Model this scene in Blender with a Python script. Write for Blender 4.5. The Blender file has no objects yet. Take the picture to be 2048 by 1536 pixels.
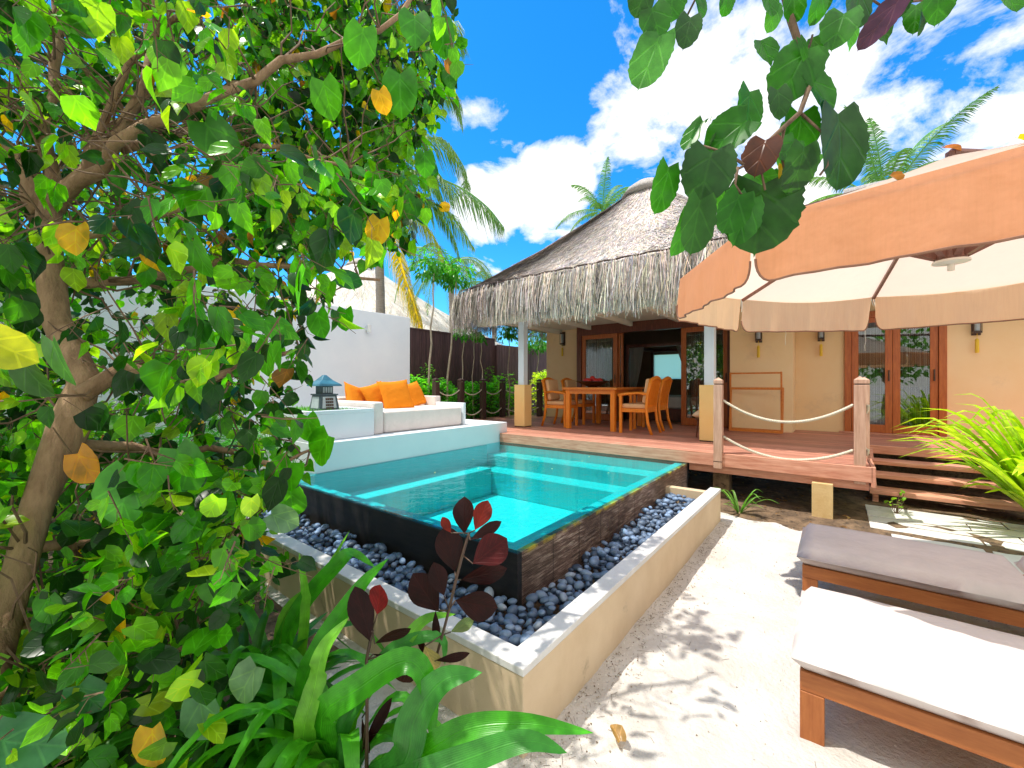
import bpy, math, random
from mathutils import Vector, Matrix, noise
R = math.radians
rnd = random.Random(7)
S = bpy.context.scene
COL = S.collection

# ------------------------------------------------------------------ camera
H, F = 1.6, 833.0                      # eye height, focal length in photo pixels (2048 wide)
AX, AY = Vector((.613, -.790, 0)), Vector((.790, .613, 0))   # camera right / forward on the ground
CAM = Vector((-2.171, -1.639, H))
cam_d = bpy.data.cameras.new('camera'); cam = bpy.data.objects.new('camera', cam_d); COL.objects.link(cam)
cam.location = CAM; cam.rotation_euler = (R(90), 0, math.atan2(.613, .790) - R(90))
cam_d.sensor_width = 36; cam_d.lens = F / 2048 * 36; cam_d.clip_start = .05; cam_d.clip_end = 2000
S.camera = cam
def at(px, py, d):                     # survey helper: a photo pixel at distance d in front of the camera -> world point
    return CAM + AX * ((px - 1024) * d / F) + AY * d + Vector((0, 0, (768 - py) * d / F))
def proj(p):
    q = p - CAM; d = q.dot(AY)
    if d < .05: return None
    return 1024 + F * q.dot(AX) / d, 768 - F * q.z / d, d

# ------------------------------------------------------------------ object helpers
ORG = {}
def tag(o, label=None, cat=None, group=None, kind=None):
    if label: o['label'] = label
    if cat: o['category'] = cat
    if group: o['group'] = group
    if kind: o['kind'] = kind
    return o
def thing(name, label, cat, loc=(0, 0, 0), group=None):
    o = bpy.data.objects.new(name, None); o.empty_display_size = .1; COL.objects.link(o)
    o.location = loc; ORG[o.name] = Vector(loc)
    return tag(o, label, cat, group)
def link(name, me, parent=None, org=None, loc=None):
    o = bpy.data.objects.new(name, me); COL.objects.link(o)
    if parent: o.parent = parent
    return o
def copy_tree(o, parent=None):
    c = o.copy(); COL.objects.link(c); c.parent = parent
    for ch in [x for x in S.objects if x.parent == o]: copy_tree(ch, c)
    return c

class MB:
    def __init__(s): s.v = []; s.f = []; s.c = []; s.uv = []
    def add(s, vs, fs, col=(1, 1, 1), uvs=None):
        n = len(s.v); s.v += [tuple(v) for v in vs]
        for f in fs:
            s.f.append([n + i for i in f])
            for i in f:
                s.c.append(col if not isinstance(col, list) else col[i])
                s.uv.append(uvs[i] if uvs else (0, 0))
    def box(s, a, b, col=(1, 1, 1), M=None):
        x0, y0, z0 = a; x1, y1, z1 = b
        vs = [Vector(p) for p in ((x0,y0,z0),(x1,y0,z0),(x1,y1,z0),(x0,y1,z0),(x0,y0,z1),(x1,y0,z1),(x1,y1,z1),(x0,y1,z1))]
        if M: vs = [M @ v for v in vs]
        s.add(vs, [(0,3,2,1),(4,5,6,7),(0,1,5,4),(1,2,6,5),(2,3,7,6),(3,0,4,7)], col)
    def bar(s, p, q, w, h, col=(1, 1, 1), up=Vector((0, 0, 1))):
        p, q = Vector(p), Vector(q); d = (q - p)
        x = d.normalized(); y = up.cross(x)
        if y.length < 1e-4: y = Vector((0, 1, 0)).cross(x)
        y.normalize(); z = x.cross(y)
        vs = [b + y * (sy * w / 2) + z * (sz * h / 2) for b in (p, q) for sy, sz in ((-1,-1),(1,-1),(1,1),(-1,1))]
        s.add(vs, [(0,3,2,1),(4,5,6,7),(0,1,5,4),(1,2,6,5),(2,3,7,6),(3,0,4,7)], col)
    def tube(s, pts, rad, n=8, col=(1, 1, 1), jit=0, caps=True):
        pts = [Vector(p) for p in pts]; m = len(pts)
        if not isinstance(rad, (list, tuple)): rad = [rad] * m
        vs = []; up = None
        for i, p in enumerate(pts):
            t = (pts[min(i + 1, m - 1)] - pts[max(i - 1, 0)]).normalized()
            if up is None:
                up = Vector((0, 0, 1)) if abs(t.z) < .9 else Vector((1, 0, 0))
            x = up.cross(t).normalized(); up = t.cross(x).normalized()
            for k in range(n):
                a = 2 * math.pi * k / n; r = rad[i] * (1 + (rnd.uniform(-jit, jit) if jit else 0))
                vs.append(p + (x * math.cos(a) + up * math.sin(a)) * r)
        fs = [(i*n+k, i*n+(k+1)%n, (i+1)*n+(k+1)%n, (i+1)*n+k) for i in range(m-1) for k in range(n)]
        if caps: fs += [tuple(range(n))[::-1], tuple((m-1)*n+k for k in range(n))]
        s.add(vs, fs, col)
    def lathe(s, prof, c=(0, 0, 0), n=20, col=(1, 1, 1)):
        vs = [Vector(c) + Vector((r*math.cos(2*math.pi*k/n), r*math.sin(2*math.pi*k/n), z)) for r, z in prof for k in range(n)]
        m = len(prof)
        fs = [(i*n+k, i*n+(k+1)%n, (i+1)*n+(k+1)%n, (i+1)*n+k) for i in range(m-1) for k in range(n)]
        fs += [tuple(range(n))[::-1], tuple((m-1)*n+k for k in range(n))]
        s.add(vs, fs, col)
    def prism(s, poly, z0, z1, col=(1, 1, 1)):
        n = len(poly)
        vs = [Vector((x, y, z0)) for x, y in poly] + [Vector((x, y, z1)) for x, y in poly]
        s.add(vs, [tuple(range(n))[::-1], tuple(range(n, 2*n))] + [(i, (i+1)%n, n+(i+1)%n, n+i) for i in range(n)], col)
    def build(s, name, m, parent=None, bevel=0, smooth=False, sub=0, label=None):
        off = Vector((0, 0, 0))
        if parent:
            r = parent
            while r.parent: r = r.parent
            off = ORG.get(r.name, off)
        me = bpy.data.meshes.new(name)
        me.from_pydata([(x - off.x, y - off.y, z - off.z) for x, y, z in s.v], [], s.f)
        ca = me.color_attributes.new('tint', 'FLOAT_COLOR', 'CORNER')
        ca.data.foreach_set('color', [k for c in s.c for k in (c[0], c[1], c[2], 1)])
        uv = me.uv_layers.new(name='uv'); uv.data.foreach_set('uv', [k for c in s.uv for k in c])
        me.materials.append(m)
        if smooth: me.polygons.foreach_set('use_smooth', [True] * len(me.polygons))
        me.update()
        o = link(name, me, parent)
        if bevel:
            b = o.modifiers.new('bevel', 'BEVEL'); b.width = bevel; b.segments = 3; b.limit_method = 'ANGLE'; b.angle_limit = R(40)
            b.harden_normals = False
        if sub:
            b = o.modifiers.new('sub', 'SUBSURF'); b.levels = b.render_levels = sub
        if label: o['label'] = label
        return o

# ------------------------------------------------------------------ materials
def nt(name):
    m = bpy.data.materials.new(name); m.use_nodes = True; t = m.node_tree
    return m, t, t.nodes['Principled BSDF'], t.nodes['Material Output']
def N(t, kind, **k):
    n = t.nodes.new(kind)
    for a, b in k.items():
        if a.startswith('i_'):
            key = a[2:]; key = int(key) if key.isdigit() else key.replace('_', ' ')
            n.inputs[key].default_value = b
        else: setattr(n, a, b)
    return n
def rgba(c): return (c[0], c[1], c[2], 1)
def ramp(t, stops):
    n = t.nodes.new('ShaderNodeValToRGB'); e = n.color_ramp.elements
    e[0].position, e[0].color = stops[0][0], rgba(stops[0][1]); e[1].position, e[1].color = stops[-1][0], rgba(stops[-1][1])
    for p, c in stops[1:-1]: x = e.new(p); x.color = rgba(c)
    return n
def mix(t, a, b, fac, mode='MIX'):
    n = t.nodes.new('ShaderNodeMix'); n.data_type = 'RGBA'; n.blend_type = mode
    for s, v in ((6, a), (7, b), (0, fac)):
        if isinstance(v, (int, float)): n.inputs[s].default_value = v
        elif isinstance(v, tuple): n.inputs[s].default_value = rgba(v)
        else: t.links.new(v, n.inputs[s])
    return n.outputs[2]
def surf(name, c1, c2, scale=4, rough=.6, bump=.1, bscale=60, tint=False, stretch=(1, 1, 1), spec=.4, coat=0, dirt=None, bdist=.01, detail=6):
    m, t, p, o = nt(name); L = t.links.new
    tc = N(t, 'ShaderNodeTexCoord'); mp = N(t, 'ShaderNodeMapping'); mp.inputs['Scale'].default_value = stretch
    L(tc.outputs['Object'], mp.inputs[0])
    n1 = N(t, 'ShaderNodeTexNoise', i_Scale=scale, i_Detail=detail, i_Roughness=.65); L(mp.outputs[0], n1.inputs['Vector'])
    r = ramp(t, [(.32, c1), (.68, c2)]); L(n1.outputs[0], r.inputs[0]); c = r.outputs[0]
    if dirt:
        n3 = N(t, 'ShaderNodeTexNoise', i_Scale=dirt[1], i_Detail=10, i_Roughness=.75); L(tc.outputs['Object'], n3.inputs['Vector'])
        r3 = ramp(t, [(dirt[2], (0, 0, 0)), (dirt[2] + .14, (1, 1, 1))]); L(n3.outputs[0], r3.inputs[0])
        c = mix(t, c, dirt[0], r3.outputs[0])
    if tint:
        a = N(t, 'ShaderNodeAttribute', attribute_name='tint'); c = mix(t, c, a.outputs['Color'], 1.0, 'MULTIPLY')
    L(c, p.inputs['Base Color']); p.inputs['Roughness'].default_value = rough; p.inputs['Specular IOR Level'].default_value = spec
    if coat: p.inputs['Coat Weight'].default_value = coat
    n2 = N(t, 'ShaderNodeTexNoise', i_Scale=bscale, i_Detail=6, i_Roughness=.6); L(mp.outputs[0], n2.inputs['Vector'])
    b = N(t, 'ShaderNodeBump', i_Strength=bump, i_Distance=bdist); L(n2.outputs[0], b.inputs['Height']); L(b.outputs[0], p.inputs['Normal'])
    return m
def leafmat(name, trans=.45, gloss=.35, tcol=(1.6, 1.7, .6), veins=14, spec=.5):
    m, t, p, o = nt(name); L = t.links.new
    a = N(t, 'ShaderNodeAttribute', attribute_name='tint')
    uv = N(t, 'ShaderNodeUVMap', uv_map='uv'); sp = N(t, 'ShaderNodeSeparateXYZ'); L(uv.outputs[0], sp.inputs[0])
    ab = N(t, 'ShaderNodeMath', operation='ABSOLUTE'); L(sp.outputs[0], ab.inputs[0])
    # side veins: bands of (v - |u|*.6), midrib: |u| small
    m1 = N(t, 'ShaderNodeMath', operation='MULTIPLY_ADD', i_1=-.55); L(ab.outputs[0], m1.inputs[0]); L(sp.outputs[1], m1.inputs[2])
    m2 = N(t, 'ShaderNodeMath', operation='MULTIPLY', i_1=float(veins)); L(m1.outputs[0], m2.inputs[0])
    m3 = N(t, 'ShaderNodeMath', operation='SINE'); L(m2.outputs[0], m3.inputs[0])
    r1 = ramp(t, [(.86, (0, 0, 0)), (1, (1, 1, 1))]); L(m3.outputs[0], r1.inputs[0])
    r2 = ramp(t, [(.0, (1, 1, 1)), (.07, (0, 0, 0))]); L(ab.outputs[0], r2.inputs[0])
    mx = N(t, 'ShaderNodeMath', operation='MAXIMUM'); L(r1.outputs[0], mx.inputs[0]); L(r2.outputs[0], mx.inputs[1])
    if veins == 0:
        st1 = N(t, 'ShaderNodeMath', operation='MULTIPLY', i_1=46.0); L(ab.outputs[0], st1.inputs[0]); st2 = N(t, 'ShaderNodeMath', operation='SINE'); L(st1.outputs[0], st2.inputs[0]); st3 = N(t, 'ShaderNodeMath', operation='MULTIPLY', i_1=.35); L(st2.outputs[0], st3.inputs[0]); L(st3.outputs[0], mx.inputs[0])
    tc = N(t, 'ShaderNodeTexCoord'); n1 = N(t, 'ShaderNodeTexNoise', i_Scale=18, i_Detail=4); L(tc.outputs['Object'], n1.inputs['Vector'])
    rr = ramp(t, [(.3, (.62, .66, .6)), (.7, (1.25, 1.2, 1.1))]); L(n1.outputs[0], rr.inputs[0])
    c = mix(t, a.outputs['Color'], rr.outputs[0], 1.0, 'MULTIPLY')
    c2 = mix(t, c, (1.7, 1.6, 1.2), mx.outputs[0], 'MULTIPLY'); c = mix(t, c, c2, .55)
    L(c, p.inputs['Base Color']); p.inputs['Roughness'].default_value = gloss; p.inputs['Specular IOR Level'].default_value = spec
    b = N(t, 'ShaderNodeBump', i_Strength=.35, i_Distance=.004); L(mx.outputs[0], b.inputs['Height']); L(b.outputs[0], p.inputs['Normal'])
    tr = N(t, 'ShaderNodeBsdfTranslucent'); L(mix(t, c, tcol, 1.0, 'MULTIPLY'), tr.inputs[0])
    ms = N(t, 'ShaderNodeMixShader', i_0=trans); L(p.outputs[0], ms.inputs[1]); L(tr.outputs[0], ms.inputs[2]); L(ms.outputs[0], o.inputs[0])
    return m
def cloth(name, c, trans=.4, tcol=None, rough=.85, weave=500, streak_lit_side=False):
    m, t, p, o = nt(name); L = t.links.new
    tc = N(t, 'ShaderNodeTexCoord'); n0 = N(t, 'ShaderNodeTexNoise', i_Scale=3, i_Detail=6, i_Roughness=.7); L(tc.outputs['Object'], n0.inputs['Vector'])
    if streak_lit_side:
        mp = N(t, 'ShaderNodeMapping'); mp.inputs['Scale'].default_value = (26, 26, .8); L(tc.outputs['Object'], mp.inputs[0]); L(mp.outputs[0], n0.inputs['Vector'])
    r = ramp(t, [(.3, tuple(x * .86 for x in c)), (.65, c)]); L(n0.outputs[0], r.inputs[0])
    L(r.outputs[0], p.inputs['Base Color']); p.inputs['Roughness'].default_value = rough; p.inputs['Specular IOR Level'].default_value = .2
    if streak_lit_side:
        gm = N(t, 'ShaderNodeNewGeometry'); inv_ = N(t, 'ShaderNodeMath', operation='SUBTRACT', i_0=1.0); L(gm.outputs['Backfacing'], inv_.inputs[1]); L(mix(t, mix(t, r.outputs[0], (.80, .66, .60), 1.0, 'MULTIPLY'), mix(t, r.outputs[0], (1.25, 1.6, 1.7), 1.0, 'MULTIPLY'), inv_.outputs[0]), p.inputs['Base Color'])  # inner face lighter, outer darker: canopy light and shade put into the colour
    n1 = N(t, 'ShaderNodeTexNoise', i_Scale=weave, i_Detail=2); L(tc.outputs['Object'], n1.inputs['Vector'])
    n2 = N(t, 'ShaderNodeTexNoise', i_Scale=7, i_Detail=3); L(tc.outputs['Object'], n2.inputs['Vector'])
    b1 = N(t, 'ShaderNodeBump', i_Strength=.15, i_Distance=.002); L(n1.outputs[0], b1.inputs['Height'])
    b2 = N(t, 'ShaderNodeBump', i_Strength=.5, i_Distance=.03); L(n2.outputs[0], b2.inputs['Height']); L(b1.outputs[0], b2.inputs['Normal']); L(b2.outputs[0], p.inputs['Normal'])
    if trans:
        tr = N(t, 'ShaderNodeBsdfTranslucent'); tr.inputs[0].default_value = rgba(tcol or c)
        ms = N(t, 'ShaderNodeMixShader', i_0=trans); L(p.outputs[0], ms.inputs[1]); L(tr.outputs[0], ms.inputs[2]); L(ms.outputs[0], o.inputs[0])
    return m

M = {}
M['sand'] = surf('sand', (.52, .48, .43), (.75, .72, .68), 1.6, .95, .75, 34, dirt=((.34, .27, .20), 22, .63), bdist=.025, detail=9)
M['soil'] = surf('soil', (.10, .065, .04), (.26, .17, .10), 6, .95, .8, 30, bdist=.02, dirt=((.05, .035, .025), 14, .5))
M['render_tan'] = surf('render_tan', (.62, .46, .29), (.72, .56, .38), 2.5, .85, .35, 220, dirt=((.36, .27, .18), 3, .62), bdist=.004)
M['cap'] = surf('cap', (.62, .60, .58), (.78, .76, .74), 3, .8, .25, 120, dirt=((.45, .42, .38), 6, .62), bdist=.004)
M['white'] = surf('white_plaster', (.74, .79, .86), (.82, .86, .91), 1.2, .8, .2, 90, dirt=((.66, .66, .66), 2.2, .62), bdist=.004)
M['beige'] = surf('beige_plaster', (.90, .61, .32), (.94, .69, .41), 1.0, .85, .2, 120, dirt=((.80, .57, .34), 1.3, .56), bdist=.004)
M['pillar'] = surf('pillar_paint', (.92, .60, .22), (.95, .66, .28), 1.5, .7, .1, 90, bdist=.003)
M['cream'] = surf('cream_paint', (.78, .72, .58), (.82, .77, .64), 1.5, .7, .1, 60)
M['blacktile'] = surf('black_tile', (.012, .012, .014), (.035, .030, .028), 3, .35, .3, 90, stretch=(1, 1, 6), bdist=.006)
M['deck'] = surf('deck_wood', (.40, .14, .09), (.66, .32, .23), 5, .5, .3, 40, tint=True, stretch=(9, .8, 1), bdist=.004)
M['deckx'] = surf('deck_trim', (.54, .20, .12), (.80, .42, .29), 4, .55, .3, 40, tint=True, stretch=(6, .8, 9), bdist=.004, dirt=((.20, .09, .06), 4, .66))
M['teak'] = surf('teak', (.64, .17, .02), (.82, .28, .05), 5, .38, .15, 50, tint=True, stretch=(1, 8, 8), bdist=.003)
M['lwood'] = surf('lounger_wood', (.30, .085, .02), (.44, .15, .04), 5, .45, .2, 50, stretch=(8, 8, 1), bdist=.003)
M['teakv'] = surf('teak_upright', (.82, .20, .008), (.96, .32, .03), 5, .38, .12, 50, tint=True, stretch=(8, 8, 1), bdist=.003)
M['darkwood'] = surf('dark_wood', (.085, .022, .012), (.20, .055, .028), 4, .35, .2, 40, stretch=(8, 8, 1), bdist=.003)
M['doorwood'] = surf('door_wood', (.38, .09, .02), (.56, .16, .04), 4, .35, .15, 40, stretch=(8, 8, 1), bdist=.003)
M['fence'] = surf('fence_wood', (.065, .032, .034), (.13, .065, .062), 3, .7, .3, 30, tint=True, stretch=(8, 8, 1), bdist=.004)
M['postd'] = surf('post_dark', (.05, .028, .022), (.10, .055, .045), 4, .6, .2, 40, stretch=(8, 8, 1))
M['postl'] = surf('post_weathered', (.46, .25, .17), (.68, .44, .32), 4, .65, .35, 40, stretch=(9, 9, .8), bdist=.004, dirt=((.24, .12, .08), 8, .66))
M['rope'] = surf('rope', (.62, .55, .42), (.80, .74, .62), 60, .9, .6, 260, bdist=.004)
M['cushion'] = cloth('cushion', (.70, .63, .61), 0)
M['cushion2'] = cloth('daybed_fabric', (.84, .75, .71), 0)
M['orange'] = cloth('orange_fabric', (.95, .30, .015), .12, (1, .35, .03))
M['tan_cush'] = cloth('tan_cushion', (.86, .50, .26), 0)
M['canopy'] = cloth('canopy_fabric', (.76, .64, .54), .54, (.96, .72, .56))
M['valance'] = cloth('valance_fabric', (.84, .56, .40), .55, (1, .46, .20), weave=900, streak_lit_side=True)
M['binding'] = surf('binding', (.22, .10, .06), (.32, .16, .10), 8, .7, .1, 60)
M['pole'] = surf('umbrella_pole', (.16, .07, .05), (.26, .12, .09), 4, .4, .1, 50, stretch=(8, 8, 1))
M['hub'] = surf('hub_cap', (.70, .66, .58), (.78, .74, .66), 3, .4, .05, 40)
M['lantern'] = surf('lantern_stone', (.035, .055, .065), (.085, .12, .14), 9, .5, .4, 60, bdist=.004)
M['lroof'] = surf('lantern_roof', (.03, .13, .20), (.07, .24, .34), 8, .35, .3, 50, bdist=.003)
M['lwin'] = surf('lantern_panel', (.35, .40, .42), (.5, .55, .57), 9, .4, .1, 50)
M['bronze'] = surf('bronze', (.05, .03, .02), (.11, .06, .04), 9, .4, .2, 50)
M['tassel'] = surf('tassel', (.80, .50, .03), (.90, .62, .08), 30, .8, .5, 200, stretch=(8, 8, 1))
M['fruit'] = surf('red_fruit', (.45, .01, .015), (.75, .04, .03), 12, .25, .05, 30)
M['bowl'] = surf('bowl', (.05, .015, .01), (.10, .03, .02), 9, .25, .1, 30)
M['shell'] = surf('shell', (.75, .42, .20), (.88, .66, .45), 9, .4, .5, 40)
M['slab'] = surf('stone_slab', (.64, .63, .60), (.80, .78, .75), 3, .85, .4, 80, tint=True, dirt=((.33, .30, .25), 5, .6), bdist=.004)
M['white_metal'] = surf('white_metal', (.72, .73, .74), (.78, .79, .80), 4, .35, .02, 40)
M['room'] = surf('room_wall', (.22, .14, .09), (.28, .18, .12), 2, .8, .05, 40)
M['linen'] = cloth('linen', (.72, .70, .68), 0)
M['drape'] = cloth('drape', (.40, .36, .33), .3)
M['pane_light'] = surf('window_frosted', (.60, .78, .68), (.66, .84, .74), 2, .5, .02, 20)
M['pale_thatch'] = surf('pale_thatch', (.74, .68, .60), (.92, .88, .82), 26, .95, .9, 60, tint=True, stretch=(1, 1, .5), bdist=.03)
M['strand'] = surf('thatch_strand', (.62, .55, .48), (.98, .92, .84), 9, .85, .1, 30, tint=True)
M['thatch'] = surf('thatch_base', (.34, .31, .28), (.66, .60, .55), 30, .95, .9, 60, tint=True, bdist=.03)
M['bark'] = surf('bark', (.16, .085, .045), (.46, .29, .17), 9, .85, .8, 34, stretch=(1, 1, .35), bdist=.02, dirt=((.42, .33, .24), 7, .62))
M['twig'] = surf('twig', (.10, .055, .035), (.24, .15, .09), 20, .8, .4, 60, bdist=.004)
M['palmbark'] = surf('palm_bark', (.26, .21, .18), (.46, .40, .35), 12, .9, .8, 14, stretch=(.4, .4, 5), bdist=.03)
M['leaf'] = leafmat('leaf', .52, .30, (1.7, 1.7, .5))
M['bleaf'] = leafmat('broad_leaf', .34, .34, (1.3, 1.6, .5), 0)
M['rleaf'] = leafmat('red_leaf', .25, .42, (2.6, .8, .6), 34, spec=.22)
M['pleaf'] = leafmat('palm_leaf', .35, .35, (1.4, 1.5, .6), 0)
M['hub_metal'] = M['pole']

def tile_mat():
    m, t, p, o = nt('ribbed_tile'); L = t.links.new
    tc = N(t, 'ShaderNodeTexCoord'); mp = N(t, 'ShaderNodeMapping'); mp.inputs['Scale'].default_value = (1.3, 1.3, 14); L(tc.outputs['Object'], mp.inputs[0])
    n1 = N(t, 'ShaderNodeTexNoise', i_Scale=5, i_Detail=9, i_Roughness=.75); L(mp.outputs[0], n1.inputs['Vector'])
    r = ramp(t, [(.36, (.07, .04, .028)), (.5, (.22, .13, .095)), (.64, (.72, .58, .48))]); L(n1.outputs[0], r.inputs[0])
    n4 = N(t, 'ShaderNodeTexNoise', i_Scale=1.7, i_Detail=5); L(tc.outputs['Object'], n4.inputs['Vector'])
    r4 = ramp(t, [(.40, (.42, .38, .35)), (.62, (1, 1, 1))]); L(n4.outputs[0], r4.inputs[0])
    c = mix(t, r.outputs[0], r4.outputs[0], 1.0, 'MULTIPLY')
    sp = N(t, 'ShaderNodeSeparateXYZ'); L(tc.outputs['Object'], sp.inputs[0])
    fr = N(t, 'ShaderNodeMath', operation='FRACT'); md = N(t, 'ShaderNodeMath', operation='MULTIPLY', i_1=2.55); L(sp.outputs[0], md.inputs[0]); L(md.outputs[0], fr.inputs[0])
    rj = ramp(t, [(.015, (.12, .1, .09)), (.03, (1, 1, 1))]); L(fr.outputs[0], rj.inputs[0]); c = mix(t, c, rj.outputs[0], 1.0, 'MULTIPLY')
    # algae line under the overflow edge
    rz = ramp(t, [(.455, (0, 0, 0)), (.475, (1, 1, 1))]); L(sp.outputs[2], rz.inputs[0])
    n5 = N(t, 'ShaderNodeTexNoise', i_Scale=9, i_Detail=6); L(tc.outputs['Object'], n5.inputs['Vector']); r5 = ramp(t, [(.45, (0, 0, 0)), (.6, (1, 1, 1))]); L(n5.outputs[0], r5.inputs[0])
    fz = N(t, 'ShaderNodeMath', operation='MULTIPLY'); L(rz.outputs[0], fz.inputs[0]); L(r5.outputs[0], fz.inputs[1])
    c = mix(t, c, (.55, .42, .04), fz.outputs[0]); L(c, p.inputs['Base Color']); p.inputs['Roughness'].default_value = .32
    w = N(t, 'ShaderNodeMath', operation='MULTIPLY', i_1=520.0); L(sp.outputs[2], w.inputs[0]); sn = N(t, 'ShaderNodeMath', operation='SINE'); L(w.outputs[0], sn.inputs[0])
    b = N(t, 'ShaderNodeBump', i_Strength=.6, i_Distance=.004); L(sn.outputs[0], b.inputs['Height']); L(b.outputs[0], p.inputs['Normal'])
    return m
M['tile'] = tile_mat()
def pool_mat():
    m, t, p, o = nt('pool_lining'); L = t.links.new
    tc = N(t, 'ShaderNodeTexCoord'); v = N(t, 'ShaderNodeTexVoronoi', i_Scale=3.2, feature='DISTANCE_TO_EDGE')
    n0 = N(t, 'ShaderNodeTexNoise', i_Scale=1.6, i_Detail=3); L(tc.outputs['Object'], n0.inputs['Vector'])
    L(mix(t, tc.outputs['Object'], n0.outputs['Color'], .25), v.inputs['Vector'])
    br = N(t, 'ShaderNodeTexBrick', i_Scale=9.0); br.offset = 0
    br.inputs['Color1'].default_value = (.02, .58, .60, 1); br.inputs['Color2'].default_value = (.03, .66, .66, 1); br.inputs['Mortar'].default_value = (.08, .76, .74, 1)
    br.inputs['Mortar Size'].default_value = .012; br.inputs['Brick Width'].default_value = .5; br.inputs['Row Height'].default_value = .5
    L(tc.outputs['Object'], br.inputs['Vector'])
    r = ramp(t, [(.0, (2, 1.25, 1.2)), (.07, (1, 1, 1))]); L(v.outputs['Distance'], r.inputs[0])
    L(br.outputs[0], p.inputs['Base Color']); p.inputs['Roughness'].default_value = .7; p.inputs['Specular IOR Level'].default_value = .05
    return m
M['pool'] = pool_mat()
def water_mat():
    m, t, p, o = nt('water'); L = t.links.new; t.nodes.remove(p)
    tc = N(t, 'ShaderNodeTexCoord'); n = N(t, 'ShaderNodeTexNoise', i_Scale=5.0, i_Detail=4, i_Roughness=.55); L(tc.outputs['Object'], n.inputs['Vector'])
    b = N(t, 'ShaderNodeBump', i_Strength=.22, i_Distance=.05); L(n.outputs[0], b.inputs['Height'])
    g = N(t, 'ShaderNodeBsdfGlossy', i_Roughness=.015); g.inputs[0].default_value = (.6, .88, .97, 1); L(b.outputs[0], g.inputs['Normal'])
    tr = N(t, 'ShaderNodeBsdfTransparent'); tr.inputs[0].default_value = (.55, .98, 1, 1)
    f = N(t, 'ShaderNodeFresnel', i_IOR=1.31); L(b.outputs[0], f.inputs['Normal'])
    ms = N(t, 'ShaderNodeMixShader'); L(f.outputs[0], ms.inputs[0]); L(tr.outputs[0], ms.inputs[1]); L(g.outputs[0], ms.inputs[2]); L(ms.outputs[0], o.inputs[0])
    return m
M['water'] = water_mat()
def glass_mat():
    m, t, p, o = nt('glass'); L = t.links.new; t.nodes.remove(p)
    g = N(t, 'ShaderNodeBsdfGlossy', i_Roughness=.01); tr = N(t, 'ShaderNodeBsdfTransparent'); tr.inputs[0].default_value = (.8, .85, .83, 1)
    f = N(t, 'ShaderNodeFresnel', i_IOR=2.0)
    ms = N(t, 'ShaderNodeMixShader'); L(f.outputs[0], ms.inputs[0]); L(tr.outputs[0], ms.inputs[1]); L(g.outputs[0], ms.inputs[2]); L(ms.outputs[0], o.inputs[0])
    return m
M['glass'] = glass_mat()
def pebble_mat():
    m, t, p, o = nt('pebble'); L = t.links.new
    oi = N(t, 'ShaderNodeObjectInfo'); a = N(t, 'ShaderNodeAttribute', attribute_name='tint')
    r = ramp(t, [(0, (.08, .12, .19)), (.5, (.15, .22, .33)), (.85, (.24, .32, .43)), (1, (.38, .43, .50))]); L(oi.outputs['Random'], r.inputs[0])
    tc = N(t, 'ShaderNodeTexCoord'); n = N(t, 'ShaderNodeTexNoise', i_Scale=40, i_Detail=5); L(tc.outputs['Object'], n.inputs['Vector'])
    rr = ramp(t, [(.3, (.7, .7, .7)), (.7, (1.3, 1.3, 1.3))]); L(n.outputs[0], rr.inputs[0])
    c = mix(t, r.outputs[0], a.outputs['Color'], 1.0, 'MULTIPLY'); L(mix(t, c, rr.outputs[0], 1.0, 'MULTIPLY'), p.inputs['Base Color'])
    p.inputs['Roughness'].default_value = .5
    return m
M['pebble'] = pebble_mat()

# ------------------------------------------------------------------ world and sun
EL = R(68); SUN = Vector((-.613, .790, 0)) * math.cos(EL) + Vector((0, 0, math.sin(EL)))     # towards the sun
w = bpy.data.worlds.new('World'); S.world = w; w.use_nodes = True; t = w.node_tree; L = t.links.new
bg = t.nodes['Background']; bg.inputs[1].default_value = .15
sk = N(t, 'ShaderNodeTexSky', sky_type='NISHITA'); sk.sun_disc = False; sk.sun_elevation = EL; sk.sun_rotation = math.atan2(SUN.x, SUN.y)
sk.air_density = 1.0; sk.dust_density = .3; sk.ozone_density = 3.0
hs = N(t, 'ShaderNodeHueSaturation', i_Saturation=1.12, i_Value=1.0); L(mix(t, sk.outputs[0], (.80, 1.50, 1.95), 1.0, 'MULTIPLY'), hs.inputs['Color'])
tc = N(t, 'ShaderNodeTexCoord')
def vdot(v):
    n = N(t, 'ShaderNodeVectorMath', operation='DOT_PRODUCT'); L(tc.outputs['Generated'], n.inputs[0]); n.inputs[1].default_value = v; return n.outputs['Value']
def dirpx(x, y): return (at(x, y, 1) - CAM).normalized()
sz = N(t, 'ShaderNodeSeparateXYZ'); L(tc.outputs['Generated'], sz.inputs[0])
dz = N(t, 'ShaderNodeMath', operation='ADD', i_1=.35); L(sz.outputs[2], dz.inputs[0])
inv = N(t, 'ShaderNodeMath', operation='DIVIDE', i_0=1.0); L(dz.outputs[0], inv.inputs[1])
pl = N(t, 'ShaderNodeVectorMath', operation='SCALE'); L(tc.outputs['Generated'], pl.inputs[0]); L(inv.outputs[0], pl.inputs['Scale'])
cn = N(t, 'ShaderNodeTexNoise', i_Scale=3.6, i_Detail=12, i_Roughness=.62, i_Distortion=.25); L(pl.outputs[0], cn.inputs['Vector'])
bias = None
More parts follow.
